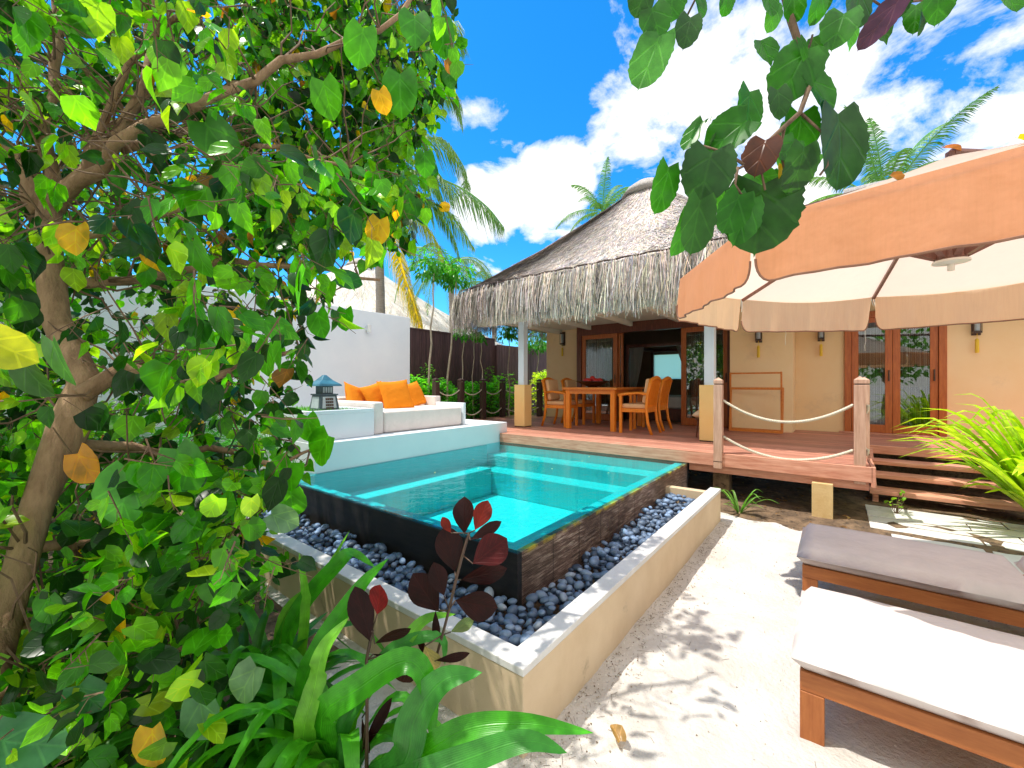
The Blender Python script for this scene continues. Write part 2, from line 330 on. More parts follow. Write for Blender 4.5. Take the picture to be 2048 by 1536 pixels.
for x, y, lo, hi, amt in ((1450, 290, .945, .988, .25), (1700, 60, .90, .985, .15), (2050, 60, .94, .995, .18), (968, 300, .990, .9985, .19), (990, 390, .992, .9985, .25), (1100, 385, .990, .998, .27), (1950, 430, .94, .99, -.1)):
    mr = N(t, 'ShaderNodeMapRange', interpolation_type='SMOOTHSTEP'); L(vdot(dirpx(x, y)), mr.inputs[0])
    mr.inputs[1].default_value = lo; mr.inputs[2].default_value = hi; mr.inputs[4].default_value = amt
    if bias is None: bias = mr.outputs[0]
    else:
        ad = N(t, 'ShaderNodeMath', operation='MAXIMUM'); L(bias, ad.inputs[0]); L(mr.outputs[0], ad.inputs[1]); bias = ad.outputs[0]
mr = N(t, 'ShaderNodeMapRange', interpolation_type='SMOOTHSTEP'); L(vdot((-AY * .9 + Vector((0, 0, .35))).normalized()), mr.inputs[0]); mr.inputs[1].default_value = -.1; mr.inputs[2].default_value = .45; mr.inputs[4].default_value = .34  # unseen bright cloud bank added behind the camera as fill light
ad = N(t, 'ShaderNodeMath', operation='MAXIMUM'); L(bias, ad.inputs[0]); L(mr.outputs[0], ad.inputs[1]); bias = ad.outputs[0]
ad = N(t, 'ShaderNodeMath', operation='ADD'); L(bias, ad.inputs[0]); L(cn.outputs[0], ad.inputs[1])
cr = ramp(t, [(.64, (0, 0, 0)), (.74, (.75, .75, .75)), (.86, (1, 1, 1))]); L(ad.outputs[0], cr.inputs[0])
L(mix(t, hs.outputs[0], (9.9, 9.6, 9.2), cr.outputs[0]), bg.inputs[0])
sd = bpy.data.lights.new('sun', 'SUN'); so = bpy.data.objects.new('sun', sd); COL.objects.link(so)
sd.energy = 5.0; sd.angle = R(.5); sd.color = (1, .95, .86); so.location = (0, 0, 20); so.rotation_euler = SUN.to_track_quat('Z', 'Y').to_euler()
S.cycles.max_bounces = 7; S.cycles.diffuse_bounces = 3; S.cycles.glossy_bounces = 3; S.cycles.transmission_bounces = 4; S.cycles.transparent_max_bounces = 8; S.cycles.caustics_reflective = False; S.cycles.caustics_refractive = False
S.view_settings.view_transform = 'Standard'; S.view_settings.look = 'None'; S.view_settings.exposure = 0

# ------------------------------------------------------------------ leaf and plant tools
def heart(t):
    if t >= 1: return 0
    a = math.sqrt(max(0, 1 - ((t - .42) / .53) ** 2)); b = .26 * (1 - t) / .3
    return a if t < .80 else max(a, b * (1 - .35 * (t - .72) / .28))
def heart2(t):
    if t >= 1: return 0
    a = math.sqrt(max(0, 1 - ((t - .36) / .48) ** 2)); b = .5 * (1 - t) / .36
    return a if t < .66 else max(a, b)
def ovate(t): return max(0, math.sin(math.pi * t ** .8)) ** .8
def obov(t): return max(0, math.sin(math.pi * t ** 1.35)) ** .75
def strap(t): return min(1, (t * 6 + .35)) * (1 - t ** 3.2) ** .8
def leaf(mb, base, d, nrm, L_, W, col, prof=heart, n=5, curl=.25, fold=.25, rag=0, cols=1):
    d = d.normalized(); s = nrm.cross(d)
    if s.length < 1e-3: s = Vector((1, 0, 0)).cross(d)
    s.normalize(); u = d.cross(s)
    vs, uvs, fs = [], [], []; K = 2 * cols + 1
    lobe = .16 * L_ if prof is heart else 0
    for i in range(n + 1):
        tt = i / n; wv = prof(tt) * W / 2
        for k in range(K):
            a = (k - cols) / cols
            wk = wv * a * (1 + (rnd.uniform(-rag, rag) if rag and abs(a) == 1 else 0))
            back = lobe * abs(a) * (1 - tt) ** 3
            p = base + d * (tt * L_ - back) + s * wk + u * (fold * abs(wk) - curl * L_ * tt * tt)
            vs.append(p); uvs.append((a * (prof(tt) + .001), tt))
    for i in range(n):
        for k in range(K - 1):
            a0 = i * K + k; fs.append((a0, a0 + 1, a0 + K + 1, a0 + K))
    mb.add(vs, fs, col, uvs)
def rv(s=1): return Vector((rnd.uniform(-s, s), rnd.uniform(-s, s), rnd.uniform(-s, s)))
def var(c, a=.25):
    k = rnd.uniform(1 - a, 1 + a); return (c[0] * k * rnd.uniform(.85, 1.15), c[1] * k, c[2] * k * rnd.uniform(.8, 1.2))
def blade(mb, pts, W, col, n=14, fold=.35, wave=0, tipcol=None, cols=2, face=None):
    """long strap leaf through control points; normals point up-ish"""
    pts = [Vector(p) for p in pts]
    def cr(t):
        m = len(pts) - 1; x = t * m; i = min(int(x), m - 1); f = x - i
        p1, p2 = pts[i], pts[i + 1]; p0 = pts[i - 1] if i else p1 * 2 - p2; p3 = pts[i + 2] if i + 2 <= m else p2 * 2 - p1
        return .5 * ((2 * p1) + (p2 - p0) * f + (2 * p0 - 5 * p1 + 4 * p2 - p3) * f * f + (3 * p1 - p0 - 3 * p2 + p3) * f ** 3)
    vs, uvs, cs, fs = [], [], [], []; K = 2 * cols + 1; side = None
    ph = rnd.uniform(0, 6)
    for i in range(n + 1):
        tt = i / n; p = cr(tt); d = (cr(min(1, tt + .02)) - cr(max(0, tt - .02))).normalized()
        s = d.cross(face or Vector((0, 0, 1)))
        if side is None: side = s.normalized() if s.length > .15 else Vector((rnd.uniform(-1, 1), rnd.uniform(-1, 1), 0)).normalized()
        elif s.length > .1:
            s.normalize(); s = s if s.dot(side) > 0 else -s; side = (side * .6 + s * .4).normalized()
        sd_ = (side - d * side.dot(d)).normalized(); u = sd_.cross(d); u = u if u.z > 0 else -u
        wv = strap(tt) * W / 2
        for k in range(K):
            a = (k - cols) / cols
            vs.append(p + sd_ * (wv * a) + u * (fold * wv * abs(a) + wave * W * math.sin(tt * 17 + ph + a * 1.5) * abs(a))); uvs.append((a, tt))
            cs.append(tuple(x + (y - x) * tt ** 3 for x, y in zip(col, tipcol)) if tipcol else col)
    for i in range(n):
        for k in range(K - 1):
            a0 = i * K + k; fs.append((a0, a0 + 1, a0 + K + 1, a0 + K))
    mb.add(vs, fs, cs, uvs)
def wob(a, b, n=6, j=.05, sag=0):
    a, b = Vector(a), Vector(b); o = [a]
    for i in range(1, n): tt = i / n; o.append(a.lerp(b, tt) + rv(j) - Vector((0, 0, sag * 4 * tt * (1 - tt))))
    return o + [b]

# ================================================================== SETTING
def ground():
    mb = MB(); n = 90
    xs = [-60 + 120 * i / 60 for i in range(0, 27)]; 
    xs = sorted(set([-300, -150, -80, -40, -20, -12, -8, -6] + [-4 + .075 * i for i in range(0, 147)] + [8, 10, 14, 20, 40, 80, 150, 300]))
    ys = sorted(set([-300, -150, -80, -40, -20, -12, -8, -6] + [-5 + .075 * i for i in range(0, 120)] + [6, 9, 14, 20, 40, 80, 150, 300]))
    vs = []
    for x in xs:
        for y in ys:
            z = (noise.noise(Vector((x * 1.1, y * 1.1, 0))) * .022 + noise.noise(Vector((x * 3.7, y * 3.7, 3))) * .012 + noise.noise(Vector((x * 8.5, y * 8.5, 6))) * .010) if abs(x) < 9 and abs(y) < 9 else 0
            if .0 < x < 3.9 and .0 < y < 3.5: z = -.7      # the pool basin is sunk into the ground
            vs.append((x, y, z))
    m = len(ys); fs = [(i*m+j, (i+1)*m+j, (i+1)*m+j+1, i*m+j+1) for i in range(len(xs)-1) for j in range(m-1)]
    mb.add(vs, fs); tag(mb.build('ground', M['sand'], smooth=True), kind='structure')
ground()
mb = MB()   # dark soil under the deck and in the beds
vs = []; nx, ny = 30, 40
for i in range(nx + 1):
    for j in range(ny + 1):
        x = 3.25 + 4.8 * i / nx; y = -3.6 + 7.2 * j / ny
        e = min(1, i / 3)
        vs.append((x + (.12 * noise.noise(Vector((y * 2, 0, 5))) if i == 0 else 0), y, -.02 + .06 * e + .02 * noise.noise(Vector((x * 3, y * 3, 1)))))
mb.add(vs, [(i*(ny+1)+j, (i+1)*(ny+1)+j, (i+1)*(ny+1)+j+1, i*(ny+1)+j+1) for i in range(nx) for j in range(ny)])
tag(mb.build('soil', M['soil'], smooth=True), kind='structure')
for nm, a, b in (('garden_soil', (4.2, 6.0), (16, 9.5)), ('garden_bed', (-6, .6), (-.85, 9))):
    mb = MB(); nx, ny = 24, 16
    vs = [(a[0] + (b[0]-a[0])*i/nx, a[1] + (b[1]-a[1])*j/ny, .04 + .03 * noise.noise(Vector((i*.9, j*.9, 2))) + (.35 if nm == 'garden_soil' else 0)) for i in range(nx+1) for j in range(ny+1)]
    mb.add(vs, [(i*(ny+1)+j, (i+1)*(ny+1)+j, (i+1)*(ny+1)+j+1, i*(ny+1)+j+1) for i in range(nx) for j in range(ny)])
    tag(mb.build(nm, M['soil'], smooth=True), kind='structure')
# paved path of long slabs at the foot of the stairs
mb = MB(); x = 3.80
for i, w_ in enumerate((.26, .26, .27, .30)):
    y = -1.93
    while y > -5.4:
        l = .95 + (.22 if i % 2 else -.1) * (1 if y > -2 else 0)
        k = rnd.uniform(.9, 1.08); mb.box((x, y - l, -.05), (x + w_ - .02, y - .012, .045 + rnd.uniform(0, .005)), (k, k, k)); y -= l
    x += w_ + .006
for (a, b) in (((3.05, -2.75), (3.72, -2.1)), ((3.05, -3.5), (3.72, -2.8)), ((2.35, -3.5), (3.0, -2.85))):
    mb.box((a[0], a[1], -.05), (b[0], b[1], .035), (.97, .97, .97))
tag(mb.build('path', M['slab'], bevel=.006), kind='structure')

# ================================================================== POOL
pool = thing('swimming_pool', 'raised square plunge pool brimful of turquoise water with dark tiled sides', 'pool', (2, 1.8, 0))
PX, PY, PZ = 3.95, 3.55, .5
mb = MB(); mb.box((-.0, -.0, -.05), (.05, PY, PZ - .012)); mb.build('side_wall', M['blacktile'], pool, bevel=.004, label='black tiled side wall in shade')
mb = MB(); mb.box((.05, 0, -.05), (PX, .05, PZ - .012)); mb.build('side_wall', M['tile'], pool, bevel=.004, label='brown ribbed tile side wall with stained streaks')
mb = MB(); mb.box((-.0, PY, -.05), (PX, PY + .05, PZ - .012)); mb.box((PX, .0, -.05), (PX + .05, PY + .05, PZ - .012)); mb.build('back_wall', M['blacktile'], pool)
mb = MB()      # basin: rim ledge, walls, floor
f0 = -.26; r_ = .16
mb.box((.05, .05, PZ - .05), (r_, PY, PZ - .022)); mb.box((r_, .05, PZ - .05), (PX, r_, PZ - .022))
mb.build('rim', surf('rim_tile', (.02, .55, .57), (.03, .66, .66), 6, .7, .1, 40, spec=.05), pool)
mb = MB()
mb.add([(r_, r_, f0), (PX - .01, r_, f0), (PX - .01, PY - .01, f0), (r_, PY - .01, f0), (r_, r_, PZ - .05), (PX - .01, r_, PZ - .05), (PX - .01, PY - .01, PZ - .05), (r_, PY - .01, PZ - .05)],
       [(0, 1, 2, 3), (0, 4, 5, 1), (1, 5, 6, 2), (2, 6, 7, 3), (3, 7, 4, 0)])
mb.build('basin', M['pool'], pool)
mb = MB(); mb.box((.30, 3.375, f0), (PX - .4, 3.398, PZ - .012)); mb.build('waterline_tile', bpy.data.materials['rim_tile'], pool)
for k, (a, z) in enumerate(((.75, .12), (.38, .32))):
    mb = MB(); mb.box((PX - .012 - a, r_ + .9 * (0), f0 + .003), (PX - .012 - (.38 if k == 0 else 0), PY - .013, z)); mb.build('pool_step', M['pool'], pool, bevel=.01)
mb = MB(); mb.box((r_ + .003, PY - .6, f0 + .003), (PX - .77, PY - .013, .18)); mb.build('bench', M['pool'], pool, bevel=.01)
mb = MB(); n = 40
mb.add([(PX * i / n, PY * j / n, PZ) for i in range(n + 1) for j in range(n + 1)], [(i*(n+1)+j, (i+1)*(n+1)+j, (i+1)*(n+1)+j+1, i*(n+1)+j+1) for i in range(n) for j in range(n)])
mb.build('water', M['water'], pool, smooth=True)
for k in range(9):   # petals and small leaves afloat
    x, y = (rnd.uniform(1.2, 3.8), rnd.uniform(.4, 3.2))
    mb = MB(); leaf(mb, Vector((x, y, PZ + .006)), Vector((rnd.uniform(-1, 1), rnd.uniform(-1, 1), 0)), Vector((0, 0, 1)), .035, .022, (.62, .6, .45), ovate, 4, -.05, .1)
    tag(mb.build('fallen_petal', M['leaf']), 'small pale petal floating on the turquoise pool water', 'petal', 'petals floating on the pool')

# pebble trough
tr = thing('planter_trough', 'low tan rendered trough wall with pale cap holding dark pebbles around the pool', 'wall', (-.7, -.55, 0))
mb = MB(); mb.prism([(-.735, -.585), (3.15, -.585), (3.15, -.475), (-.63, -.475), (-.63, 4.4), (-.735, 4.4)], -.08, .345); mb.build('wall', M['render_tan'], tr, bevel=.006)
mb = MB(); mb.prism([(-.738, -.588), (3.152, -.588), (3.152, -.472), (-.627, -.472), (-.627, 4.4), (-.738, 4.4)], .3455, .382); mb.build('cap', M['cap'], tr, bevel=.005)
mb = MB(); mb.box((3.0, -.474, -.05), (3.11, -.001, .345)); mb.build('end_wall', M['render_tan'], tr)
mb = MB(); mb.prism([(-.629, -.474), (2.99, -.474), (2.99, -.002), (-.002, -.002), (-.002, 4.4), (-.629, 4.4)], -.05, .085); mb.build('trough_bed', M['soil'], tr)

def pebble_mesh(seed):
    import bmesh
    bm = bmesh.new(); bmesh.ops.create_icosphere(bm, subdivisions=3, radius=1)
    for v in bm.verts:
        k = 1 + .12 * noise.noise(v.co * .9 + Vector((seed * 7, 0, 0))); v.co = Vector((v.co.x * k, v.co.y * .78 * k, v.co.z * .55 * k))
    return bm
import bmesh
pm = []
for s in range(6):
    bm = pebble_mesh(s); me = bpy.data.meshes.new('pebble'); bm.to_mesh(me); bm.free()
    me.polygons.foreach_set('use_smooth', [True] * len(me.polygons))
    ca = me.color_attributes.new('tint', 'FLOAT_COLOR', 'CORNER'); ca.data.foreach_set('color', [1.0] * (4 * len(ca.data)))
    me.materials.append(M['pebble']); pm.append(me)
pts = []
for lay in (0, 1):
    sp_ = .070 if lay else .074; x = -.60 + lay * .02; row = 0
    while x < 2.98:
        y = -.45 + (row % 2) * sp_ / 2
        while y < 4.3:
            if (y < -.03 or x < -.03):
                far = (x > 2.2) + (x < -.2 and False)
                z = .13 + lay * .055 + .035 * noise.noise(Vector((x * 4, y * 4, 0))) + max(0, x) * .028 + rnd.uniform(-.012, .014)
                if not lay or rnd.random() < .78:
                    pts.append(Vector((x + rnd.uniform(-.016, .016), y + rnd.uniform(-.016, .016), z)))
            y += sp_
        x += sp_ * .87; row += 1
def vis(p):
    q = proj(p); return q and -40 < q[0] < 2080 and q[1] < 1560 and q[0] > 560
def pmat(p):
    s = rnd.choice((rnd.uniform(.022, .034), rnd.uniform(.032, .052))); return Matrix.Translation(p) @ Matrix.Rotation(rnd.uniform(0, 6.3), 4, 'Z') @ Matrix.Rotation(rnd.gauss(0, .3), 4, 'X') @ Matrix.Rotation(rnd.gauss(0, .3), 4, 'Y') @ Matrix.Diagonal((s, s * rnd.uniform(.85, 1.1), s * rnd.uniform(.9, 1.2), 1))
pts = [p for p in pts if not (p.x < .03 and p.y > -.03 and p.x > -.03)]
pts.sort(key=lambda p: ((p - CAM).length if vis(p) else 99) - (.4 if p.z > .16 else 0))
for p in pts[:300]:
    o = link('pebble', rnd.choice(pm)); o.matrix_world = pmat(p)
    tag(o, 'smooth blue-grey pebble lying in the trough around the pool', 'pebble', 'pebbles in the trough around the pool')
bm0 = pebble_mesh(3); bmesh.ops.delete(bm0, geom=[], context='VERTS'); bm0.free()
bmL = bmesh.new(); bmesh.ops.create_icosphere(bmL, subdivisions=2, radius=1); pv = [Vector((v.co.x, v.co.y * .78, v.co.z * .55)) for v in bmL.verts]; pf = [tuple(v.index for v in f.verts) for f in bmL.faces]; bmL.free()
mb = MB()
for p in pts[300:]:
    m_ = pmat(p); k = rnd.choice((.5, .8, 1, 1.3, 1.8, 2.4)); mb.add([m_ @ v for v in pv], pf, (k, k, k))
tag(mb.build('pebbles', M['pebble'], smooth=True), 'mass of dark blue-grey pebbles filling the far parts of the trough', 'pebbles', kind='stuff')

# ================================================================== WHITE PLATFORM AND WALL
pf_ = thing('platform', 'white rendered platform beside the pool carrying the daybed, with a raised planting box', 'platform', (2.3, 4.6, 0))
mb = MB(); mb.box((.38, 3.40, -.02), (4.17, 6.04, .86)); mb.build('base', M['white'], pf_, bevel=.008)
mb = MB(); mb.box((.385, 3.62, .862), (1.36, 5.2, 1.20)); mb.box((.385, 3.62, 1.2), (1.36, 3.70, 1.25)); mb.box((1.28, 3.7, 1.2), (1.36, 5.2, 1.25)); mb.box((.385, 3.7, 1.2), (.465, 5.2, 1.25)); mb.build('planting_box', M['white'], pf_, bevel=.006)
wl = thing('garden_wall', 'tall smooth white wall rising behind the orange-pillowed daybed', 'wall', (1, 6.1, 0))
mb = MB(); mb.box((-4.5, 6.05, 0), (3.93, 6.25, 3.12)); mb.build('wall', M['white'], wl, bevel=.01)
wlt = thing('wall_light', 'small white cylinder light high on the white garden wall', 'wall lamp', (2.82, 6.0, 2.75))
mb = MB(); mb.tube([(2.82, 5.97, 2.66), (2.82, 5.97, 2.82)], .045, 16); mb.build('lamp_body', M['white_metal'], wlt, bevel=.004)
mb = MB(); mb.box((2.78, 6.0, 2.70), (2.86, 6.049, 2.78)); mb.build('bracket', M['white_metal'], wlt)
# grass in the planting box
mb = MB()
for k in range(1500):
    p = Vector((rnd.uniform(.47, 1.27), rnd.uniform(3.71, 5.15), 1.19)); h = rnd.uniform(.03, .09); d = (Vector((0, 0, 1)) + rv(.45)).normalized()
    leaf(mb, p, d, rv(), h, .008, var((.10, .34, .03), .4), ovate, 2, .3, 0)
tag(mb.build('grass', M['pleaf']), 'short bright green ground cover in the white planting box', 'grass', kind='stuff')
# lantern
ln = thing('lantern', 'dark stone pagoda lantern with blue peaked roof on the white planting box', 'lantern', (.90, 4.15, 1.2))
cx, cy = .90, 4.15
def frust(mb, z0, z1, a, b, col=(1, 1, 1)):
    vs = [(cx + sx * r, cy + sy * r, z) for z, r in ((z0, a), (z1, b)) for sx, sy in ((-1, -1), (1, -1), (1, 1), (-1, 1))]
    mb.add(vs, [(0, 3, 2, 1), (4, 5, 6, 7)] + [(i, (i+1) % 4, 4 + (i+1) % 4, 4 + i) for i in range(4)], col)
mb = MB(); frust(mb, 1.19, 1.44, .155, .12); mb.build('body', M['lantern'], ln, bevel=.006)
mb = MB(); frust(mb, 1.44, 1.46, .135, .135); frust(mb, 1.46, 1.57, .085, .085); mb.build('upper_body', M['lantern'], ln, bevel=.004)
mb = MB(); frust(mb, 1.57, 1.60, .175, .165); frust(mb, 1.60, 1.655, .16, .085); frust(mb, 1.655, 1.73, .085, .02); mb.build('lantern_roof', M['lroof'], ln, bevel=.006)
pn = MB(); pn.add([(cx - .11, cy - .150, 1.22), (cx + .11, cy - .150, 1.22), (cx + .09, cy - .126, 1.42), (cx - .09, cy - .126, 1.42)], [(0, 1, 2, 3)])
pn.add([(cx - .150, cy + .11, 1.22), (cx - .150, cy - .11, 1.22), (cx - .126, cy - .09, 1.42), (cx - .126, cy + .09, 1.42)], [(0, 1, 2, 3)]); pn.build('panel', M['lwin'], ln)
mb = MB()
for k in range(4):
    for r in range(4): mb.box((cx - .052 + k * .029, cy - .153 + r * .005, 1.245 + r * .042), (cx - .030 + k * .029, cy - .142 + r * .005, 1.275 + r * .042))
mb.build('grille', M['bronze'], ln)
mb = MB()
for k in range(4): mb.box((cx - .066 + k * .036, cy - .088, 1.475), (cx - .042 + k * .036, cy - .084, 1.555))
mb.build('window', M['lwin'], ln)

# daybed
db = thing('daybed', 'pinkish white upholstered daybed with square arms on the white platform', 'daybed', (2.3, 4.4, .86))
def cushion(name, a, b, m, parent, bev=.05, label=None):
    mb = MB(); mb.box(a, b); o = mb.build(name, m, parent, smooth=True, label=label)
    o.modifiers.new('b', 'BEVEL').width = bev; o.modifiers['b'].segments = 5
    return o
cushion('mattress', (1.57, 3.68, .865), (3.22, 4.95, 1.19), M['cushion2'], db, .045)
cushion('arm', (1.385, 3.66, .863), (1.555, 5.2, 1.335), M['cushion2'], db, .035)
cushion('arm', (3.235, 4.42, .863), (3.38, 5.3, 1.37), M['cushion2'], db, .02)
cushion('backrest', (1.57, 4.98, .864), (3.22, 5.2, 1.38), M['cushion2'], db, .04)
mb = MB(); mb.box((3.235, 3.66, .863), (3.29, 4.41, 1.26)); mb.build('end_panel', M['white'], db, bevel=.008)
def pillow(c, s, rot, label):
    mb = MB(); n = 12; vs = []
    for side in (1, -1):
        for i in range(n + 1):
            for j in range(n + 1):
                a, b = i / n * 2 - 1, j / n * 2 - 1
                k = max(0, (1 - a * a) * (1 - b * b)) ** .42
                pin = 1 - .10 * (1 - abs(a) ** 2) * abs(b) ** 4; pin2 = 1 - .10 * (1 - abs(b) ** 2) * abs(a) ** 4
                vs.append(Vector((a * s / 2 * pin2 + 0, b * s / 2 * pin, side * (.085 * k + .010 * noise.noise(Vector((a * 2.5, b * 2.5, c[0] * 3)))))))
    m2 = (n + 1) ** 2; g = lambda q, i, j: q * m2 + i * (n + 1) + j
    fs = [(g(0, i, j), g(0, i+1, j), g(0, i+1, j+1), g(0, i, j+1)) for i in range(n) for j in range(n)] + [(g(1, i, j), g(1, i, j+1), g(1, i+1, j+1), g(1, i+1, j)) for i in range(n) for j in range(n)]
    mb.add(vs, fs); o = mb.build('pillow', M['orange'], smooth=True); o.location = c; o.rotation_euler = rot
    tag(o, label, 'pillow', 'orange pillows on the daybed')
pillow((1.80, 4.78, 1.36), .50, (R(62), R(18), R(10)), 'orange pillow at the left end of the daybed nearest the lantern')
pillow((2.08, 4.62, 1.38), .50, (R(64), R(-14), R(6)), 'orange pillow half hidden behind the biggest front pillow')
pillow((2.25, 4.30, 1.40), .58, (R(66), R(-4), R(-8)), 'largest orange pillow standing in front of the others')
pillow((2.98, 4.72, 1.40), .50, (R(66), R(-10), R(14)), 'orange pillow at the right end of the daybed against the square arm')

# ================================================================== FENCE
fn = thing('fence', 'dark brown fence of close vertical slats behind the shrubs', 'fence', (8, 6.9, 0))
mb = MB(); x = 3.95
while x < 7.9:
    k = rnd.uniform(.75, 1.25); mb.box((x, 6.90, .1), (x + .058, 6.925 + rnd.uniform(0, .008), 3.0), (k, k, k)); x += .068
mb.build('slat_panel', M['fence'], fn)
mb = MB(); x = 7.95
while x < 15:
    k = rnd.uniform(1.3, 2.1); mb.box((x, 6.80, .1), (x + .058, 6.825 + rnd.uniform(0, .008), 2.85), (k, k * 1.05, k * 1.1)); x += .068  # slats past the jog tinted paler
mb.build('slat_panel', M['fence'], fn, label='paler stretch of slats')
mb = MB(); mb.box((3.93, 6.88, 3.002), (7.93, 6.95, 3.04)); mb.box((3.93, 6.95, .1), (7.93, 6.99, 2.98)); mb.box((7.94, 6.85, .1), (15, 6.89, 2.83)); mb.build('top_rail', M['fence'], fn)

# ================================================================== DECK
DZ = .67
dk = thing('deck', 'reddish brown timber deck running from the pool edge to the villa', 'deck', (5.5, 1, 0))
mb = MB()
def boards(x0, x1, y0, y1):
    x = x0
    while x < x1 - .01:
        k = rnd.uniform(.78, 1.22); mb.box((x, y0, DZ - .03), (min(x + .096, x1), y1, DZ + rnd.uniform(-.001, .001)), (k, k, k)); x += .102
boards(3.97, 6.2, -1.95, 3.385); boards(6.2, 8.4, -9, 5.0)
mb.build('decking', M['deck'], dk, bevel=.003)
mb = MB(); boards(4.2, 7.9, 3.39, 6.0); mb.build('decking', M['deck'], dk)
mb = MB(); mb.box((3.925, -1.97, .50), (3.965, 3.385, DZ + .003)); mb.build('fascia', M['deckx'], dk, bevel=.005)
mb = MB(); mb.box((3.925, -1.995, .45), (6.2, -1.955, DZ + .003)); mb.build('fascia', M['deckx'], dk, bevel=.005)
mb = MB(); mb.box((6.165, -9, .55), (6.2, -2.0, DZ + .003)); mb.build('fascia', M['deckx'], dk, bevel=.005)
mb = MB(); mb.box((3.98, -1.94, .40), (4.04, -.02, .635)); mb.box((4.04, -1.9, .40), (6.1, -1.84, .635)); mb.box((5.2, -1.8, .40), (5.27, 3.3, .635)); mb.build('joist', M['deckx'], dk)
mb = MB(); mb.box((3.88, -1.62, -.1), (4.06, -1.42, .44)); mb.build('pier', surf('yellow_pier', (.62, .42, .18), (.74, .55, .28), 5, .8, .4, 40, dirt=((.35, .22, .1), 5, .6)), dk, bevel=.006, label='yellowish painted block pier under the deck corner')
mb = MB(); mb.box((4.1, -.5, -.1), (4.3, -.3, .40)); mb.build('pier', M['soil'], dk)
mb = MB(); mb.box((6.9, -8, -.1), (7, -2.0, .6)); mb.build('skirting', M['soil'], dk)
st = thing('staircase', 'four open timber steps leading down from the deck to the slab path', 'stairs', (5.6, -2.7, 0))
for x, z in ((5.80, .49), (5.45, .355), (5.10, .20)):
    mb = MB(); mb.box((x, -3.45, z - .05), (x + .17, -2.0, z), (1.1, 1.1, 1.1)); mb.box((x + .178, -3.45, z - .05), (x + .35, -2.0, z), (.95, .95, .95)); mb.build('tread', M['deckx'], st, bevel=.005)
for y in (-2.06, -3.40):
    mb = MB(); mb.bar((5.12, y, .08), (6.2, y, .58), .05, .12); mb.box((5.13, y - .03, -.05), (5.2, y + .03, .15)); mb.build('stringer', M['deckx'], st)

def rope(p, q, sag, r=.017, label=''):
    mb = MB(); p, q = Vector(p), Vector(q); n = 26
    pts_ = [p.lerp(q, i / n) - Vector((0, 0, sag * 4 * (i / n) * (1 - i / n))) for i in range(n + 1)]
    for s in range(3):
        o = []
        for i in range(n * 5 + 1):
            f = i / (n * 5); c = p.lerp(q, f) - Vector((0, 0, sag * 4 * f * (1 - f))); a = f * (q - p).length / .07 * 6.28 + s * 2.094
            d = (q - p).normalized(); x = d.cross(Vector((0, 0, 1))).normalized(); y = Vector((0, 0, 1))
            o.append(c + (x * math.cos(a) + y * math.sin(a)) * r * .5)
        mb.tube(o, r * .62, 6)
    tag(mb.build('rope', M['rope'], smooth=True), label, 'rope', 'ropes strung between the deck posts')
def post(x, y, z0, z1, wd, m, label, grp, groove=True):
    t_ = thing('rope_post', label, 'post', (x, y, z0), grp); h = wd / 2
    mb = MB(); zt = z1 - .10
    mb.box((x-h, y-h, z0), (x+h, y+h, zt)); mb.build('shaft', m, t_, bevel=.005)
    if groove:
        mb = MB(); mb.box((x-h+.008, y-h+.008, zt), (x+h-.008, y+h-.008, zt+.015)); mb.box((x-h-.001, y-h-.001, z0+.09), (x+h+.001, y+h+.001, z0+.10)); mb.build('groove', M['bronze'], t_)
    mb = MB(); vs = [(x+sx*h, y+sy*h, z) for z in (zt+.015, zt+.06) for sx, sy in ((-1,-1),(1,-1),(1,1),(-1,1))] + [(x, y, z1)]
    mb.add(vs, [(0,3,2,1),(0,1,5,4),(1,2,6,5),(2,3,7,6),(3,0,4,7),(4,5,8),(5,6,8),(6,7,8),(7,4,8)]); mb.build('cap', m, t_, bevel=.003)
G1 = 'weathered rope posts along the deck edge and stairs'
post(3.95, -.40, .47, 1.69, .105, M['postl'], 'weathered square post on the deck edge beside the cream pillar', G1)
post(3.99, -1.86, .47, 1.69, .105, M['postl'], 'weathered square post at the deck corner above the steps, nearest the loungers', G1)
post(4.75, -1.93, .62, 1.69, .105, M['postl'], 'weathered post directly behind the corner post at the stair side', G1)
post(5.85, -1.93, .62, 1.69, .105, M['postl'], 'weathered post farthest back in the row beside the stairs', G1)
rope((3.95, -.46, 1.38), (3.99, -1.80, 1.36), .24, label='upper thick cream rope sagging between the two front deck posts')
rope((3.95, -.46, .90), (3.99, -1.80, .84), .20, label='lower thick cream rope sagging between the two front deck posts')
for z in (1.36, .86):
    rope((3.99, -1.93, z), (4.75, -1.93, z), .10, .015, ('upper' if z > 1 else 'lower') + ' cream rope running back from the deck corner post beside the stairs')
    rope((4.75, -1.93, z), (5.85, -1.93, z), .14, .015, ('upper' if z > 1 else 'lower') + ' cream rope to the rearmost post beside the stairs')
G2 = 'dark posts along the back of the deck'
pp = [(4.49, 5.8), (5.32, 5.8), (6.15, 5.8), (6.98, 5.8), (7.78, 5.08)]
for k, (x, y) in enumerate(pp):
    post(x, y, DZ if k > 0 else .6, 1.75, .13, M['postd'], ['dark post just right of the daybed arm', 'second dark post from the white wall', 'third dark post from the white wall', 'dark post just left of the left pillar', 'dark post against the corner of the beige wall'][k], G2, False)
for k in range(4):
    for z in (1.45, .93):
        a, b = pp[k], pp[k + 1]; rope((a[0] + .06, a[1], z), (b[0] - .06, b[1], z), .13, .014, ('upper' if z > 1 else 'lower') + ' rope in the ' + ['first', 'second', 'third', 'fourth'][k] + ' gap of the dark posts counted from the daybed')

